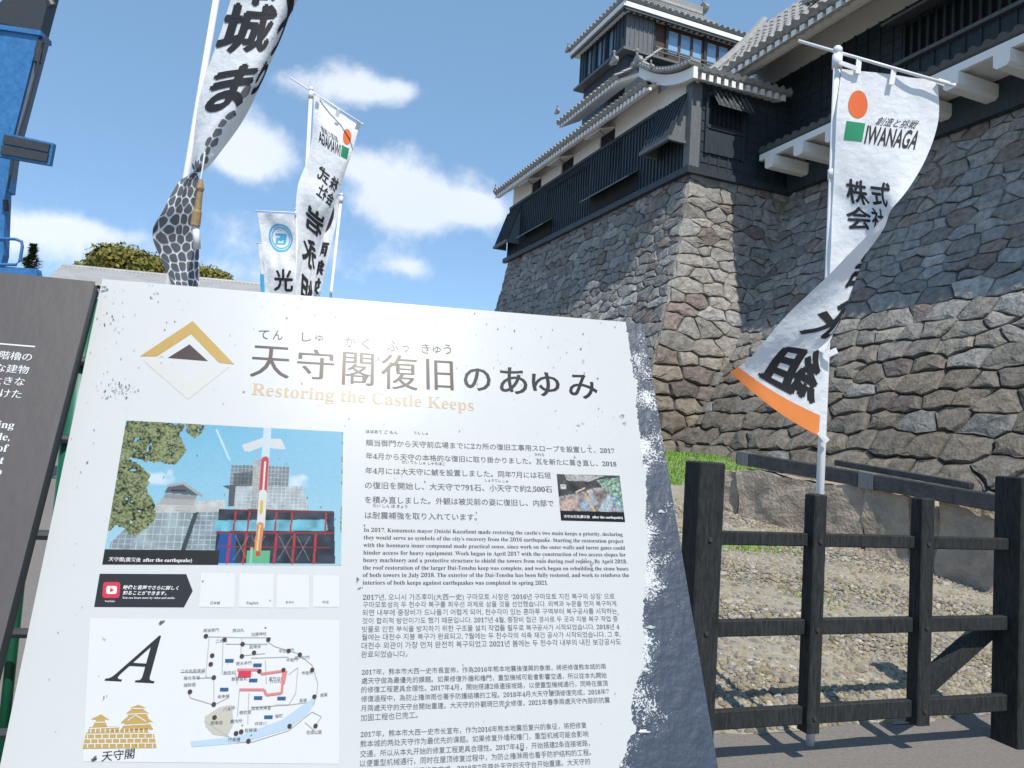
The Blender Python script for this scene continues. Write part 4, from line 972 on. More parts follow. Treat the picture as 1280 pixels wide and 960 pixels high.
T2 = ["2017年，熊本市大西一史市长宣布，作为2016年熊本地震后复兴的象征，将把修复","熊本城的两处天守作为最优先的课题。如果修复外墙和橹门，重型机械可能会影响","交通，所以从本丸开始的修复工程更具合理性。2017年4月，开始搭建2条连接坡路，","以便重型机械通行，同时在屋顶修复过程中，为防止橹淋雨也着手防护结构的工程。","2018年4月大天守屋顶修复完成，2018年7月两处天守的天守台开始重建。大天守的","外观现已完全修复，2021年春季两处天守内部的抗震加固工程也已完工。"]
yl = [921.5,933.5,946,958,971,984]; yr = [909.5,920.5,932,943.5,955,968]; xr = [733,735,737,738.5,737.5,740]
text_block([(serif(s), 450.5-.3*i, yl[i], xr[i], yr[i]) for i, s in enumerate(T2)], K1, 'simplified_chinese_text', M['inkgrey'], .0)

# ---- printed photographs, painted in memory into a fine grid of the flat print
def raster(Wd, Hd): return np.zeros((Hd, Wd, 3))+.5
def inpoly(Wd, Hd, pts):
    yy, xx = np.mgrid[0:Hd, 0:Wd]; x = (xx+.5)/Wd; y = (yy+.5)/Hd; r = np.zeros((Hd, Wd), bool); n = len(pts)
    for i in range(n):
        (x0, y0), (x1, y1) = pts[i], pts[(i+1)%n]
        if y0 == y1: continue
        c = ((y0 > y) != (y1 > y)) & (x < (x1-x0)*(y-y0)/(y1-y0)+x0); r ^= c
    return r
def vnoise(Wd, Hd, sc, seed):
    g = np.random.default_rng(seed).random((sc+2, int(sc*Wd/Hd)+3)); y = np.linspace(0, sc, Hd); x = np.linspace(0, sc*Wd/Hd, Wd)
    yi = y.astype(int); xi = x.astype(int); fy = (y-yi)[:,None]; fx = (x-xi)[None]; fy = fy*fy*(3-2*fy); fx = fx*fx*(3-2*fx)
    return (g[yi][:,xi]*(1-fx)+g[yi][:,xi+1]*fx)*(1-fy)+(g[yi+1][:,xi]*(1-fx)+g[yi+1][:,xi+1]*fx)*fy
def seg(img, a, b, w, c):
    Hd, Wd = img.shape[:2]; yy, xx = np.mgrid[0:Hd, 0:Wd]; x = (xx+.5)/Wd*1.5; y = (yy+.5)/Hd; ax, ay, bx, by = a[0]*1.5, a[1], b[0]*1.5, b[1]
    L2 = (bx-ax)**2+(by-ay)**2; t = np.clip(((x-ax)*(bx-ax)+(y-ay)*(by-ay))/L2, 0, 1); d = np.hypot(x-ax-t*(bx-ax), y-ay-t*(by-ay)); img[d < w/2] = c
def print_grid(name, img, cs, k, parent):
    Hd, Wd = img.shape[:2]; TL, TR, BR, BLc = [bp(*c) for c in cs]; V = []; C = []
    for j in range(Hd+1):
        v = j/Hd
        for i in range(Wd+1):
            u = i/Wd; p = (TL*(1-u)+TR*u)*(1-v)+(BLc*(1-u)+BR*u)*v; V.append(bw(p[0], p[1], k)); C.append((*img[min(j, Hd-1), min(i, Wd-1)], 1))
    n = Wd+1; F = [(j*n+i, (j+1)*n+i, (j+1)*n+i+1, j*n+i+1) for j in range(Hd) for i in range(Wd)]
    return mesh_obj(name, V, F, M['photo'], parent, col=C)
PW, PH = 360, 240; im = raster(PW, PH); yy = np.linspace(0, 1, PH)[:,None, None]
im[:] = np.array([.20,.50,.70])*(1-yy)+np.array([.42,.68,.78])*yy
n1, n2, n3, n4 = vnoise(PW, PH, 6, 1), vnoise(PW, PH, 22, 2), vnoise(PW, PH, 60, 3), vnoise(PW, PH, 110, 8)
def cloud(cx_, cy_, rx, ry):
    y, x = np.mgrid[0:PH, 0:PW]; r = ((x/PW-cx_)/rx)**2+((y/PH-cy_)/ry)**2; a = np.clip(1.1-r+(n2-.5)*1.2, 0, 1)[...,None]*.75; im[:] = im*(1-a)+np.array([.75,.84,.88])*a
cloud(.79,.41,.06,.06); cloud(.17,.41,.07,.05); cloud(.22,.37,.02,.03)
seg(im, (.405,.04), (.475,.26), .014, (.55,.76,.86))
def scaf(pts, base, px, py, lc, seed=0):
    k = inpoly(PW, PH, pts); im[k] = np.array(base)*(.8+.5*n2[k])[:,None]; y, x = np.mgrid[0:PH, 0:PW]
    l = k & (((x % px) == 0) | ((y % py) == 0)); im[l] = np.array(lc)*(.7+.5*n3[l])[:,None]
scaf([(.13,.66),(.33,.62),(.53,.62),(.53,.98),(.02,.98),(.02,.86)], (.24,.31,.34), 9, 8, (.52,.60,.62))
scaf([(.18,.64),(.355,.66),(.32,.90),(.09,.92)], (.30,.38,.40), 11, 12, (.62,.68,.70))
im[inpoly(PW, PH, [(.345,.64),(.365,.64),(.325,.92),(.305,.92)])] = (.06,.08,.10)
scaf([(.19,.585),(.47,.555),(.48,.64),(.16,.66)], (.50,.52,.50), 40, 5, (.6,.62,.6))
for P, c in ([(.225,.455),(.29,.438),(.375,.53),(.35,.53),(.21,.515)], (.11,.13,.15)), ([(.215,.52),(.35,.53),(.345,.56),(.205,.555)], (.30,.32,.33)), ([(.20,.555),(.345,.56),(.34,.60),(.19,.60)], (.42,.43,.42)), ([(.225,.455),(.29,.437),(.375,.535),(.372,.545),(.285,.455),(.222,.475)], (.40,.42,.42)), ([(.235,.49),(.30,.49),(.30,.505),(.235,.505)], (.04,.05,.06)): im[inpoly(PW, PH, P)] = c
scaf([(.485,.30),(.75,.29),(.75,.60),(.485,.60)], (.20,.25,.28), 6, 7, (.45,.50,.52))
im[inpoly(PW, PH, [(.50,.36),(.585,.34),(.585,.45),(.50,.45)])] *= .45
im[inpoly(PW, PH, [(.455,.455),(.52,.44),(.53,.60),(.49,.60),(.485,.48)])] = (.10,.12,.13)
scaf([(.515,.455),(.82,.44),(.85,.62),(.515,.62)], (.40,.46,.48), 7, 6, (.62,.66,.68))
scaf([(.585,.25),(.655,.24),(.66,.62),(.585,.62)], (.34,.36,.36), 4, 5, (.50,.52,.52))
im[inpoly(PW, PH, [(.45,.62),(.965,.615),(.975,.99),(.45,.99)])] = (.030,.042,.06)
k = inpoly(PW, PH, [(.45,.62),(.965,.615),(.975,.99),(.45,.99)]); im[k] *= (.6+1.3*n2[k])[:,None]
im[inpoly(PW, PH, [(.44,.70),(.93,.68),(.94,.76),(.44,.775)])] = (.16,.46,.56)
k = inpoly(PW, PH, [(.44,.70),(.93,.68),(.94,.76),(.44,.775)]); im[k] *= (.6+.8*n2[k])[:,None]
im[inpoly(PW, PH, [(.465,.79),(.535,.79),(.535,.99),(.45,.99)])] = (.02,.10,.34)
for x in (.525,.585,.705,.775,.93): seg(im, (x,.63), (x-.005,.78), .012, (.42,.05,.05))
for x in (.51,.578,.71,.79,.885): seg(im, (x,.79), (x-.005,.99), .016, (.50,.05,.06))
seg(im, (.50,.63), (.96,.625), .010, (.20,.03,.04)); seg(im, (.45,.785), (.965,.775), .012, (.30,.04,.05)); seg(im, (.46,.88), (.95,.88), .006, (.25,.05,.06))
for x in (.53,.60,.72,.80): seg(im, (x,.80), (x+.06,.97), .004, (.25,.24,.25)); seg(im, (x+.06,.80), (x,.97), .004, (.25,.24,.25))
for P, c in ([(.525,.145),(.615,.085),(.705,.085),(.73,.16),(.70,.165),(.62,.15),(.56,.195),(.54,.19)], (.66,.70,.70)), ([(.62,.0),(.655,.0),(.655,.25),(.62,.25)], (.55,.68,.76)): im[inpoly(PW, PH, P)] = c
for j in range(12): seg(im, (.62,.02*j), (.655,.02*j+.02), .004, (.80,.84,.86))
seg(im, (.637,.25), (.637,.50), .05, (.60,.06,.07)); seg(im, (.637,.27), (.637,.48), .015, (.80,.78,.78)); seg(im, (.637,.50), (.637,.73), .055, (.74,.74,.70)); seg(im, (.634,.56), (.634,.64), .02, (.68,.50,.10)); seg(im, (.636,.73), (.63,.91), .046, (.72,.28,.10)); seg(im, (.634,.73), (.628,.91), .012, (.74,.62,.35))
im[inpoly(PW, PH, [(.585,.905),(.685,.905),(.685,.99),(.585,.99)])] = (.14,.48,.26); im[inpoly(PW, PH, [(.60,.885),(.61,.885),(.61,.99),(.60,.99)])] = (.3,.6,.4); im[inpoly(PW, PH, [(.625,.91),(.645,.91),(.645,.94),(.625,.94)])] = (.65,.08,.05)
def foliage(pts):
    k0 = inpoly(PW, PH, pts); d = np.zeros((PH, PW))
    from_edge = k0.astype(float)
    for _ in range(9): from_edge = (from_edge+np.roll(from_edge, 1, 0)+np.roll(from_edge, -1, 0)+np.roll(from_edge, 1, 1)+np.roll(from_edge, -1, 1))/5
    k = ((from_edge+(n2-.5)*.9+(n3-.5)*.9) > .5) & (from_edge > .12); t = np.clip(-.05+.8*(n2-.3)+1.3*(n4-.35)+.5*n3, 0, 1)[...,None]
    c = np.array([.012,.030,.010])*(1-t)+np.array([.30,.34,.17])*t; im[k] = c[k]
foliage([(-.1,-.1),(.27,-.1),(.25,.10),(.28,.20),(.24,.33),(.17,.30),(.10,.30),(.0,.26),(-.1,.3)]); foliage([(-.1,.27),(.07,.29),(.14,.40),(.13,.5),(.19,.62),(.18,.72),(.11,.82),(.04,.76),(-.1,.82)]); foliage([(.26,-.1),(.35,-.1),(.35,.06),(.31,.11),(.27,.07)])
im[inpoly(PW, PH, [(0,.905),(.47,.905),(.47,1.01),(0,1.01)])] = (.035,.036,.038)
im *= (.96+.08*n4)[...,None]
ph = print_grid('printed_photograph', np.clip(im*.62, 0, 1), [(158,526),(429,540.5),(426,707),(128,706)], K1, bd)
text_block([('天守閣(震災後', 136, 701.5, 176, 702.5), (serif('after the earthquake)'), 179, 702.5, 240, 703)], K2, 'caption', M['white'], .004, parent=ph)
# small photograph: fallen stones inside the gate
im2 = np.zeros((60, 90, 3))+.4; PW, PH = 90, 60; a1, a2, a3 = vnoise(90, 60, 7, 4), vnoise(90, 60, 16, 5), vnoise(90, 60, 30, 6)
im2[:] = np.array([.36,.33,.31])*(.4+1.1*a2)[...,None]; k = inpoly(90, 60, [(0,.0),(1,.0),(1,.22),(.55,.30),(.30,.42),(0,.5)]); im2[k] = np.array([.05,.05,.05])*(.5+1.6*a1[k])[:,None]
im2[inpoly(90, 60, [(.12,.0),(.75,.02),(.5,.16),(.15,.14)])] = (.42,.42,.40); im2[inpoly(90, 60, [(.05,.24),(.13,.24),(.13,.33),(.05,.33)])] = (.55,.55,.55)
k = inpoly(90, 60, [(.62,.12),(1,.05),(1,.75),(.85,.5)]); im2[k] = np.array([.22,.33,.26])*(.5+1.2*a3[k])[:,None]
for P, c in ([(.30,.66),(.52,.48),(.62,.62),(.40,.80)], (.33,.42,.50)), ([(.60,.78),(.78,.42),(.86,.5),(.80,.85)], (.42,.50,.54)), ([(0,.62),(.25,.5),(.3,.7),(.05,.85)], (.48,.36,.30)): im2[inpoly(90, 60, P)] = c
seg(im2, (.42,.42), (.55,.82), .05, (.62,.42,.22)); seg(im2, (.28,.40), (.42,.30), .03, (.62,.48,.40))
for x in (.86,.91,.96): seg(im2, (x,.45), (x+.03,.95), .02, (.12,.32,.55))
im2 *= (.6+.8*a3)[...,None]; im2[inpoly(90, 60, [(0,.80),(1,.80),(1,1),(0,1)])] = (.02,.02,.022)
ph2 = print_grid('printed_photograph', np.clip(im2*.65, 0, 1), [(695.5,593),(774,595),(781,653),(701,651)], K1, bd)
text_block([('天守台石垣(震災後', 704.5, 647.5, 737, 648), (serif('after the earthquake)'), 740, 648.2, 778, 649)], K2, 'caption', M['white'], .01, parent=ph2)
# ---- guide strip, white code fields, captions
polys([[(125,717.5),(233,718),(241,739),(230,759.5),(118,759)]], K1, 'guide_arrow', M['ink2'])
def rrect(x0, y0, x1, y1, r, sk=0.0, n=5):
    P = []
    for cx_, cy_, a0 in ((x1-r, y0+r, -90), (x1-r, y1-r, 0), (x0+r, y1-r, 90), (x0+r, y0+r, 180)):
        for k in range(n): a = R_(a0+90*k/(n-1)); P.append((cx_+r*math.cos(a)+sk*(y1-cy_), cy_+r*math.sin(a)))
    return P
polys([rrect(128,728,149.5,748,3.5,.08)], K2, 'play_badge', M['red'])
polys([rrect(133,733,146,743,2.5,.08)], K3, 'play_plate', M['white']); polys([[(138,735.3),(143.3,738),(137.8,740.8)]], K3+.0004, 'play_mark', M['red'])
text_block([('映像と音声でさらに詳しく', 154, 736.5, 223, 737.5), ('知ることができます。', 153.5, 743.5, 208, 744)], K2, 'guide_text', M['white'], .02, slant=.12)
text_block([(serif('You can learn more by video and audio.'), 153, 748.7, 219, 749), (serif('YouTube'), 131, 752.8, 144, 753)], K2, 'guide_small_text', M['white'], .0)
polys([[(252,716),(294,717),(293,760),(249,759)], [(300,717),(342,718),(341,760),(298,759)], [(347,718),(386,719),(386,760),(345,760)], [(392,719),(424,720),(424,759),(391,759)]], K1, 'white_fields', M['paper'])
text_block([('日本語', 263, 755.5, 275, 755.6), (serif('English'), 308, 755.4, 323, 755.6), ('한국어', 357, 754.6, 367, 754.7), ('中文', 403, 754.6, 411, 754.7)], K2, 'language_captions', M['inkgrey'], .0)
# ---- lower field: letter, castle emblem, map
polys([[(113,773),(424,775),(424,955),(104,952)]], K1, 'map_field', M['paper'])
title([(chr(0x1d434),131,851,193,792)], 'section_letter', M['ink2'], .006, (0,), K2)
text_block([('天守閣', 127, 951, 168, 947)], K2, 'place_name', M['ink2'], .0, (-.012, .012))
ca = [[(104,936),(196,935),(193,918),(186,917),(187,910),(108,916)], [(110,916),(150,914),(148,908),(112,909)], [(116,909),(134,908),(131,899),(137,900),(127,893),(114,899),(121,900)], [(150,914),(192,912),(186,902),(192,903),(184,897),(157,898),(151,904),(157,904)], [(158,898),(186,897),(182,891),(187,892),(178,886),(164,887),(158,892),(163,892)], [(164,887),(181,886),(179,884),(184,885),(173,881),(163,885),(167,885)]]
cas = polys(ca, K2, 'castle_emblem', M['gold'])
sg = [((106,930),(195,929)), ((107,924),(194,923)), ((108,918),(192,917)), ((112,911),(150,909)), ((118,903),(132,903)), ((154,907),(189,905)), ((160,893),(184,892)), ((166,886),(180,886)), ((160,901),(170,894)), ((170,894),(183,902))]
sg += [((110+9*i, 930), (110+9*i, 935)) for i in range(10)]+[((114+9*i, 924), (114+9*i, 929.5)) for i in range(9)]+[((110+9*i, 918), (110+9*i, 923.5)) for i in range(10)]+[((114+6*i, 911), (114+6*i, 916)) for i in range(13)]
lines(sg, .0011, K3, 'emblem_lines', M['paper'], cas)
mp_ = polys([[(238,927),(296,921),(352,900),(392,872),(394,878),(384,893),(358,912),(300,929),(240,934)]], K2, 'map', M['river'])
polys([[(256,896),(275,884),(290,881),(292,905),(284,921),(266,918),(257,908)]], K2, 'park_area', M['park'], mp_)
def px(cx_, cy_): return (110+cx_*350/1200, 680+cy_*280/960)
roads = [[(500,398),(660,402),(785,402),(770,420),(800,440),(900,470),(960,520),(985,600),(980,650),(965,690)],[(520,400),(505,570),(540,575),(540,680)],[(580,400),(575,560)],[(660,402),(655,480),(760,470)],[(590,430),(770,430)],[(700,490),(860,485)],[(540,690),(440,660),(430,640)],[(400,550),(495,552)],[(690,640),(685,770)],[(760,500),(765,600)],[(650,620),(640,740)],[(860,560),(900,530),(890,640),(860,690),(800,690)],[(540,690),(600,660)],[(500,760),(640,850),(700,850),(860,800),(960,720),(1000,740),(975,780)],[(930,765),(970,800)],[(700,700),(860,690),(940,680)],[(630,540),(640,600)],[(540,575),(470,575)]]
lines([(px(*a), px(*b)) for r in roads for a, b in zip(r, r[1:])], .0009, K2+.0002, 'map_roads', M['mapgrey'], mp_)
red = [[(650,625),(755,625),(765,648),(830,640),(838,545),(740,558)],[(640,540),(730,540)],[(850,545),(838,600)]]
lines([(px(*a), px(*b)) for r in red for a, b in zip(r, r[1:])], .0030, K2+.0004, 'map_route', M['pink'], mp_)
polys([[px(645,547),px(700,547),px(698,572),px(643,572)]], K3+.0003, 'map_start', M['red'], mp_)
polys([[px(x-18,y-7),px(x+18,y-7),px(x+17,y+7),px(x-19,y+7)] for x, y in ((607,501),(727,520),(709,585),(585,624),(730,660),(830,662),(774,742))], K3+.0003, 'map_tags', M['navy'], mp_)
P = []; F = []
for x, y in [(506,396),(586,411),(663,430),(773,411),(860,459),(908,475),(961,540),(533,479),(527,516),(540,573),(438,634),(540,688),(543,744),(660,482),(712,467),(735,546),(838,541),(970,655),(975,780),(864,781),(657,805),(635,812),(688,845)]:
    c = bp(*px(x, y)); n = len(P); P += [c+.0027*np.array([math.cos(a), math.sin(a)]) for a in np.arange(12)*math.pi/6]; F.append(tuple(range(n, n+12)))
flat(P, F, K3+.0003, 'map_dots', M['brownink'], mp_)
lab = [('頬当御門',495,378,540),('西出丸',620,378,655),('加藤神社',700,395,730),('二の丸',548,424,575),('監物台',692,448,735),('平左衛門',818,467,840),('不開門',850,505,885),('須戸口門',885,495,940),('二の丸駐車場',398,552,492),('桜の馬場',410,582,470),('城彩苑',410,612,455),('未申櫓',555,662,588),('南大手門',635,520,675),('飯田丸',580,560,635),('数寄屋丸',615,586,670),('東竹の丸',775,585,815),('竹の丸',778,597,810),('長塀',905,678,945),('行幸橋',600,848,632),('備前堀',648,730,680),('市役所',915,560,965),('坪井川',715,778,750),('熊本大神宮',700,712,765),('桜町',802,745,825),('花畑公園',935,815,985),('駐輪場',672,806,705),('御幸坂',525,775,570),('案内所',610,768,640),('バス停',580,718,590),('城東',995,655,1015)]
text_block([(s, *px(x0, y), *px(x1, y-2)) for s, x0, y, x1 in lab], K3, 'map_names', M['inkgrey'], .0, parent=mp_, fixed=.0047)
# ---- chips and scratches in the white film
m = MB(); rg = np.random.default_rng(21)
def chip(c, r, el=1.0, a0=None):
    a0 = rg.uniform(0, 6.28) if a0 is None else a0; n = 7; q = []
    for k in range(n):
        a = 2*math.pi*k/n; v = np.array([math.cos(a)*el, math.sin(a)])*r*rg.uniform(.45, 1.25); q.append(c+np.array([v[0]*math.cos(a0)-v[1]*math.sin(a0), v[0]*math.sin(a0)+v[1]*math.cos(a0)]))
    m.add([bw(*p, .0030) for p in q], [tuple(range(n))])
for i in range(330):
    s, t = rg.uniform(.005, .83), rg.uniform(-.72, -.003)
    if rg.random() < .5: t = -abs(rg.normal(0, .12))-.003
    if rg.random() < .2: s = abs(rg.normal(0, .03))+.003
    if s > tear_s(t)-.01: continue
    chip(np.array([s, t]), abs(rg.normal(.0003, .0003))+.0002, rg.uniform(1, 2.4))
for i in range(60): c = bp(rg.normal(150, 12), rg.normal(489, 7)); chip(c, rg.uniform(.0002, .0007), rg.uniform(1, 5))
for x, y, r, e, a in [(728,454,.003,3,.2),(775,522,.004,3,-.5),(780,528,.003,4,-.9),(725,533,.003,4,-.3),(472,449,.003,3,.3),(203,447,.002,2,0),(132,362,.004,4,.4),(190,372,.004,3,.1),(195,366,.003,3,.3),(395,393,.003,3,.2),(420,394,.003,3,.1),(130,800,.006,.3,0),(205,779,.005,3,.9),(133,873,.006,.35,.1),(120,950,.005,2,.5),(730,700,.003,2,.9),(738,705,.003,3,1.3),(624,783,.004,1,0),(690,865,.003,2,1),(447,727,.003,3,-.6),(450,735,.004,2,.4)]:
    for k in range(4): chip(bp(x+rg.normal(0, 2), y+rg.normal(0, 1.5)), r*rg.uniform(.1, .28), e, a)
m.build('chips', M['inkgrey'], bd)['kind'] = 'stuff'

# ---- grey board at left
GH, GU, GN = board_axes(77, 66); G0 = at(119, 352, 1.12)
def gp(x, y): d = onplane(x, y, G0, GN)-G0; return np.array([d.dot(GH), d.dot(GU)])
def gw(s, t, k=0.0): return G0+GH*s+GU*t+GN*k
M['slate'] = mat('slate_grey_panel', (.085,.078,.078), .42, .12, 60, .02, 90, spec=.35, stretch=(1,1,.15))
M['slateside'] = mat('panel_side', (.06,.06,.065), .5)
gb = thing('information_board', 'dark grey information board with white text, cut off at the left beside the white board', 'sign', (G0[0]-.4, G0[1]-.1, 0))
m = MB(); m.box(gw(-.9, -.98, -.001), GH*.9, GU*.98, GN*.001); m.build('face', M['slate'], gb)
m = MB(); m.box(gw(-.899, -.979, -.028), GH*.898, GU*.978, GN*.0265); m.build('core_plate', M['slateside'], gb)
for dx in (-.78, -.14):
    m = MB(); p = gw(dx, -.45, -.07); m.bx(p[0]-.03, p[0]+.03, p[1]-.03, p[1]+.03, 0, p[2]); m.build('leg', M['edge'], gb)
pa, pb = gp(-40, 426.5), gp(44, 433.6); d = pb-pa; n = np.array([-d[1], d[0]]); n = n/np.linalg.norm(n)*.0011
mesh_obj('rule_line', [gw(*(pa-n), .0006), gw(*(pb-n), .0006), gw(*(pb+n), .0006), gw(*(pa+n), .0006)], [(0,1,2,3)], M['white'], gb)
def left_rows(rowsT, name, hgt, off, sh=(0,)):
    V = []; F = []
    for s, x1, y1 in rowsT:
        G, f = glyphs(s, off, sh); b_ = gp(x1, y1); xb = G[:,0].max(); n = len(V)
        V += [gw(b_[0]+(x-xb)*hgt, b_[1]+y*hgt, .0006+l*.00006) for x, y, l in G]; F += [tuple(i+n for i in q) for q in f]
    return mesh_obj(name, V, F, M['white'], gb)
left_rows([('天守は五階櫓の', 39, 451), ('貴重な建物', 35, 467), ('大きな', 30, 482), ('受けた', 26, 497.5)], 'japanese_text', .0138, .0, (-.012, .012))
left_rows([(serif('existing'), 17, 536), (serif('made,'), 12, 551), (serif('of'), 9.5, 565), (serif('part'), 4, 580), (serif('to'), 1.5, 594)], 'english_text', .0145, .002)
# ------------------------------------------------------------------ background at left: trees, roof, blue crane, green railing
def leaf_crown(name, ctr, rad, n, parent, cols, leaf, seed, lumps=22):
    rg = np.random.default_rng(seed); V = []; F = []; C = []; ctr = np.array(ctr); rad = np.array(rad)
    cs = []
    for i in range(lumps):
        d = rg.normal(size=3); d /= np.linalg.norm(d); d[2] = abs(d[2])*1.0-.2; cs.append((ctr+d*rad*rg.uniform(.35, .72), rg.uniform(.22, .4), rg.uniform(.75, 1.2)))
    for i in range(n):
        c, k, tn = cs[rg.integers(lumps)]; d = rg.normal(size=3); d /= np.linalg.norm(d); p = c+d*rad*k*rg.uniform(.55, 1.05)
        a = rg.normal(size=3); a /= np.linalg.norm(a); b = np.cross(a, d); b /= np.linalg.norm(b)+1e-9; l = leaf*rg.uniform(.6, 1.4); n0 = len(V)
        V += [p-a*l, p+b*l*.6, p+a*l, p-b*l*.6]; F.append((n0, n0+1, n0+2, n0+3))
        cc = np.array(cols[rg.integers(len(cols))])*tn*rg.uniform(.8, 1.2); C += [(*cc, 1)]*4
    return mesh_obj(name, V, F, M['leaf'], parent, col=C)
M['leaf'] = mat('leaf', (.1,.1,.03), .6, attr=True, spec=.2)
M['bark'] = mat('bark', (.12,.08,.05), .9, .4, 6)
yel = [(.20,.175,.035), (.15,.15,.03), (.13,.145,.03), (.25,.20,.045)]
def tree(x, ytop, ybot, dep, wpx, label, seed, cols, n=20000):
    top = at(x, ytop, dep); bot = at(x, ybot, dep); h = top[2]-bot[2]; rw = wpx*dep/FPX/2
    t = thing('broadleaf_tree', label, 'tree', (bot[0], bot[1], 0), 0, 'trees beyond the boards')
    leaf_crown('crown', (bot[0], bot[1], bot[2]+h*.38), (rw, rw*.8, h*.62), n, t, cols, .21, seed)
    m = MB(); b0 = np.array([bot[0], bot[1], 0.]); m.tube([b0, b0+[.2,0,bot[2]*.6], b0+[.1,.2,bot[2]+h*.3]], .55, 8, True, .3)
    for k in range(5): a = k*1.26; m.tube([b0+[.1,.1,bot[2]*.7], b0+[rw*.5*math.cos(a), rw*.4*math.sin(a), bot[2]+h*.35]], .2, 6, True, .07)
    m.build('trunk', M['bark'], t)
tree(158, 294, 392, 70, 172, 'yellowish green round crowned tree directly above the pale ribbed roof', 3, yel)
tree(236, 318, 395, 76, 150, 'lower yellowish green tree behind the stone print banner', 5, yel)
g_ = [(.05,.07,.02), (.07,.085,.025), (.035,.05,.018)]
b0 = at(38, 350, 55); b0[2] = 0
t = thing('conifer', 'small dark ragged conifer beside the blue crane', 'tree', tuple(b0))
V = []; F = []; C = []; zt = at(38, 303, 55)[2]
for k in range(3600):
    u = rng.random()**.7; z = zt-5.5*u; r = .05+2.3*u*(.6+.4*math.sin(u*30)); a = rng.uniform(0, 6.28); q = rng.uniform(.2, 1)*r
    p = b0+np.array([q*math.cos(a), q*math.sin(a), z]); d = np.array([math.cos(a), math.sin(a), rng.uniform(-.1, .5)])*.3; s_ = np.array([-math.sin(a), math.cos(a), .2])*.10; n0 = len(V)
    V += [p-s_, p+s_, p+d]; F.append((n0, n0+1, n0+2)); cc = np.array(g_[rng.integers(3)])*rng.uniform(.8, 1.4); C += [(*cc, 1)]*3
mesh_obj('crown', V, F, M['leaf'], t, col=C)
m = MB(); m.tube([b0, b0+[0, 0, zt]], .16, 6, True, .02); m.build('trunk', M['bark'], t)
# long low building with a pale ribbed roof
Dh = 45.0; h0 = at(60, 347, Dh); h1 = at(330, 376, Dh); zE = h0[2]-.2
t = thing('long_hall', 'long low building with a pale ribbed roof behind the boards at left', 'building', (h0[0], h0[1], 0))
M['palemetal'] = mat('pale_roof', (.40,.39,.37), .5, .25, .8)
e0 = np.array([h0[0]-.3, h0[1], zE]); e1 = np.array([h1[0]+1, h1[1]+3, zE]); r0 = at(78, 332, 50); r1 = e1+(r0-e0)*[.4, 1, 1]
V = []; F = []; K = 120
for v in (0, 1):
    for i in range(K+1):
        u = i/K; p = (e0*(1-u)+e1*u)*(1-v)+(r0*(1-u)+r1*u)*v; V.append(p+[0, 0, .06 if i % 2 else 0])
F = [(i, i+1, K+2+i, K+1+i) for i in range(K)]; mesh_obj('roof', V, F, M['palemetal'], t)
m = MB(); m.tube([r0, r1], .14, 8); m.build('ridge_cap', M['palemetal'], t)
m = MB(); m.box([h0[0]+.4, h0[1]+.6, 0], e1-e0-[1, 0, 0], [0, 6, 0], [0, 0, zE-.1]); m.build('wall', M['plaster'], t)
wd = (e1-e0-[1, 0, 0]); wl = np.linalg.norm(wd); wd = wd/wl; wn = np.array([wd[1], -wd[0], 0])
for k in range(6):
    p = np.array([h0[0]+.4, h0[1]+.6, zE-4.2])+wd*(1.2+k*wl/6.3)+wn*.02; m = MB(); m.box(p, wd*1.3, -wn*.05, (0, 0, 1.6)); w_ = m.build('window', M['void'], t)
    m = MB(); m.box(p-[0, 0, .12]+wn*.06-wd*.1, wd*1.5, -wn*.1, (0, 0, .1)); m.build('sill', M['palemetal'], w_)

# blue lattice-free crane boom with its lamp box
M['blue'] = mat('blue_paint', (.018,.13,.36), .5, .25, 9, col2=(.06,.22,.46), detail=9)
M['bluedark'] = mat('blue_grey_steel', (.16,.19,.25), .5, .2, 6)
M['darksteel'] = mat('dark_steel', (.05,.055,.06), .5, .3, 20)
Dc = 14.0
t = thing('mobile_crane', 'blue crane with a leaning boom, louvred box and a looped handrail at far left', 'crane', tuple(at(-60, 420, Dc)*[1,1,0]))
def slab(poly, name, m, th, parent=t, dep=Dc):
    mb = MB(); mb.prism([at(x, y, dep) for x, y in poly], (-.1*th, th, 0)); return mb.build(name, m, parent)
slab([(-60,26), (49,43), (16,172), (8,238), (-60,238), (-90,190)], 'boom', M['blue'], .3)
slab([(49,43), (56,44), (22,172), (9,240), (2,240), (16,172)], 'boom_side', M['bluedark'], .2, t, Dc+.06)
slab([(-20,24), (50,40), (66,-20), (90,-130), (10,-140), (3,0)], 'inner_boom', M['darksteel'], .3, t, Dc+.12)
slab([(-50,23), (51,38), (51,44), (-50,29)], 'boom_collar', M['blue'], .4, t, Dc-.05)
m = MB(); m.tube([at(52, 52, Dc), at(49, 62, Dc), at(47, 78, Dc)], .07, 8); m.build('hose_bracket', M['darksteel'], t)
m = MB(); m.tube([at(62, 0, Dc), at(66, 8, Dc)], .07, 8); m.build('hose_bracket', M['darksteel'], t)
m = MB(); m.tube([at(52, 60, Dc-.05), at(44, 95, Dc-.05), at(35, 130, Dc-.05), at(21, 176, Dc-.05), at(10, 236, Dc-.05)], .018, 6); m.build('hose', M['darksteel'], t)
bx_ = slab([(2,165), (67,179), (62,206), (-3,195)], 'louvre_box', M['blue'], .1, t, Dc-.5)
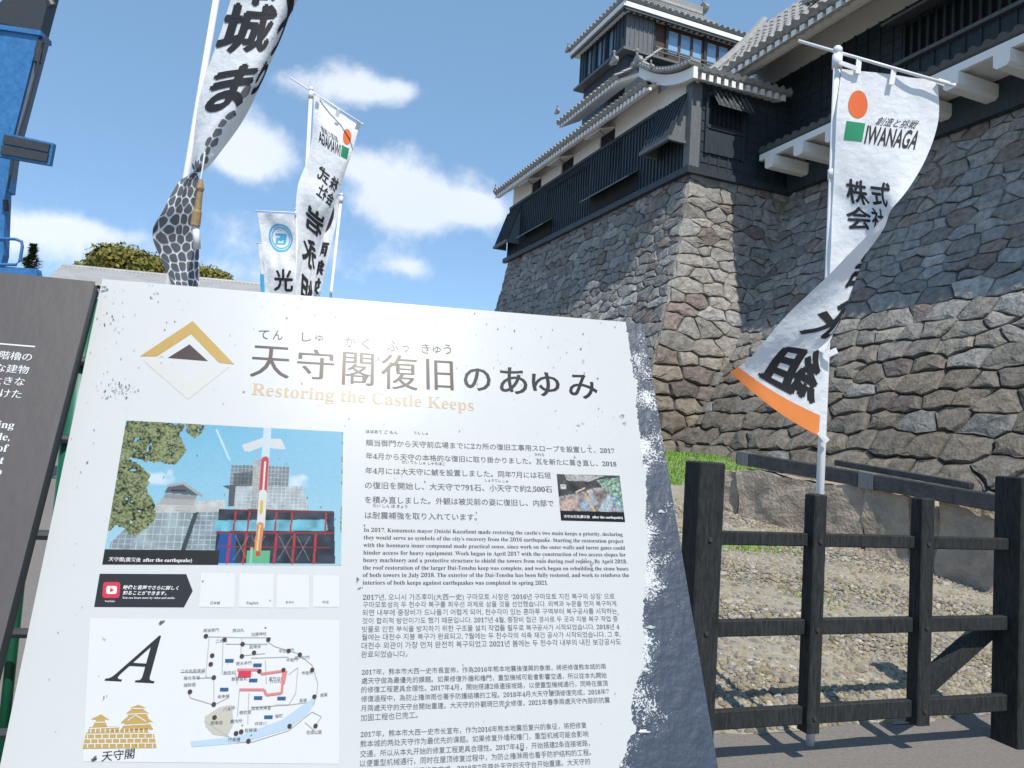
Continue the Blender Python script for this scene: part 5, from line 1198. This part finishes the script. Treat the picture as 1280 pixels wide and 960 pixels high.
for (xa, ya, xb, yb, xc, yc, xd, yd) in ((5,168,62,180,60,190,3,179), (2,181,60,192,58,202,0,192)):
    slab([(xa,ya), (xb,yb), (xc,yc), (xd,yd)], 'louvre', M['darksteel'], .05, bx_, Dc-.54)
slab([(-60,235), (7,238), (4,318), (1,330), (-60,330)], 'mast', M['blue'], .2)
slab([(2,240), (8,240), (4,322), (0,322)], 'mast_side', M['darksteel'], .15, t, Dc+.05)
m = MB(); m.tube([at(7, 250, Dc), at(8, 263, Dc)], .05, 8); m.build('mast_bracket', M['darksteel'], t)
m = MB(); m.tube([at(-30,297,Dc), at(20,299,Dc), at(27,302,Dc), at(28,308,Dc), at(25,326,Dc), at(20,331,Dc), at(-30,330,Dc)], .028, 8); m.build('handrail', M['blue'], t)
slab([(-60,328), (45,336), (46,345), (-60,345)], 'deck', M['blue'], .2)
m = MB(); p = at(-70, 330, Dc); m.bx(p[0]-1.5, p[0]+.9, p[1]+.1, p[1]+2.0, .5, 4.05); m.build('cabin', M['blue'], t)
for dx in (-1, .5):
    m = MB(); m.tube([np.array([p[0]+dx, p[1]-.1, .5]), np.array([p[0]+dx, p[1]+2.1, .5])], .5, 16); m.build('wheel', M['darksteel'], t)

# green railing behind the boards
M['greenpaint'] = mat('green_paint', (.012,.13,.07), .4, .2, 10)
g0 = at(100, 480, 1.9); gd = np.array([math.cos(R_(12)), math.sin(R_(12)), 0])
t = thing('green_railing', 'green painted railing with dark rails, seen through the gap between the two boards', 'railing', (g0[0], g0[1], 0))
for k, x in enumerate((-.62, -.235, -.0, .5, .9)):
    p = np.array([g0[0], g0[1], 0])+gd*x; m = MB(); m.tube([p, p+[0, 0, 1.78]], .03, 12); m.build('post', M['greenpaint'], t, smooth=True)
for k in range(22):
    p = np.array([g0[0], g0[1], .30])+gd*(-.62+.072*k)+[0, .05, 0]; m = MB(); m.tube([p, p+[0, 0, 1.42]], .013, 8); m.build('picket', M['greenpaint'], t, smooth=True)
for z in (1.62, 1.43, 1.20, .97, .74):
    m = MB(); a = np.array([g0[0], g0[1], z])+gd*-.7+[0, -.035, 0]; m.tube([a, a+gd*1.7], .012, 8); m.build('rail', M['darksteel'], t)
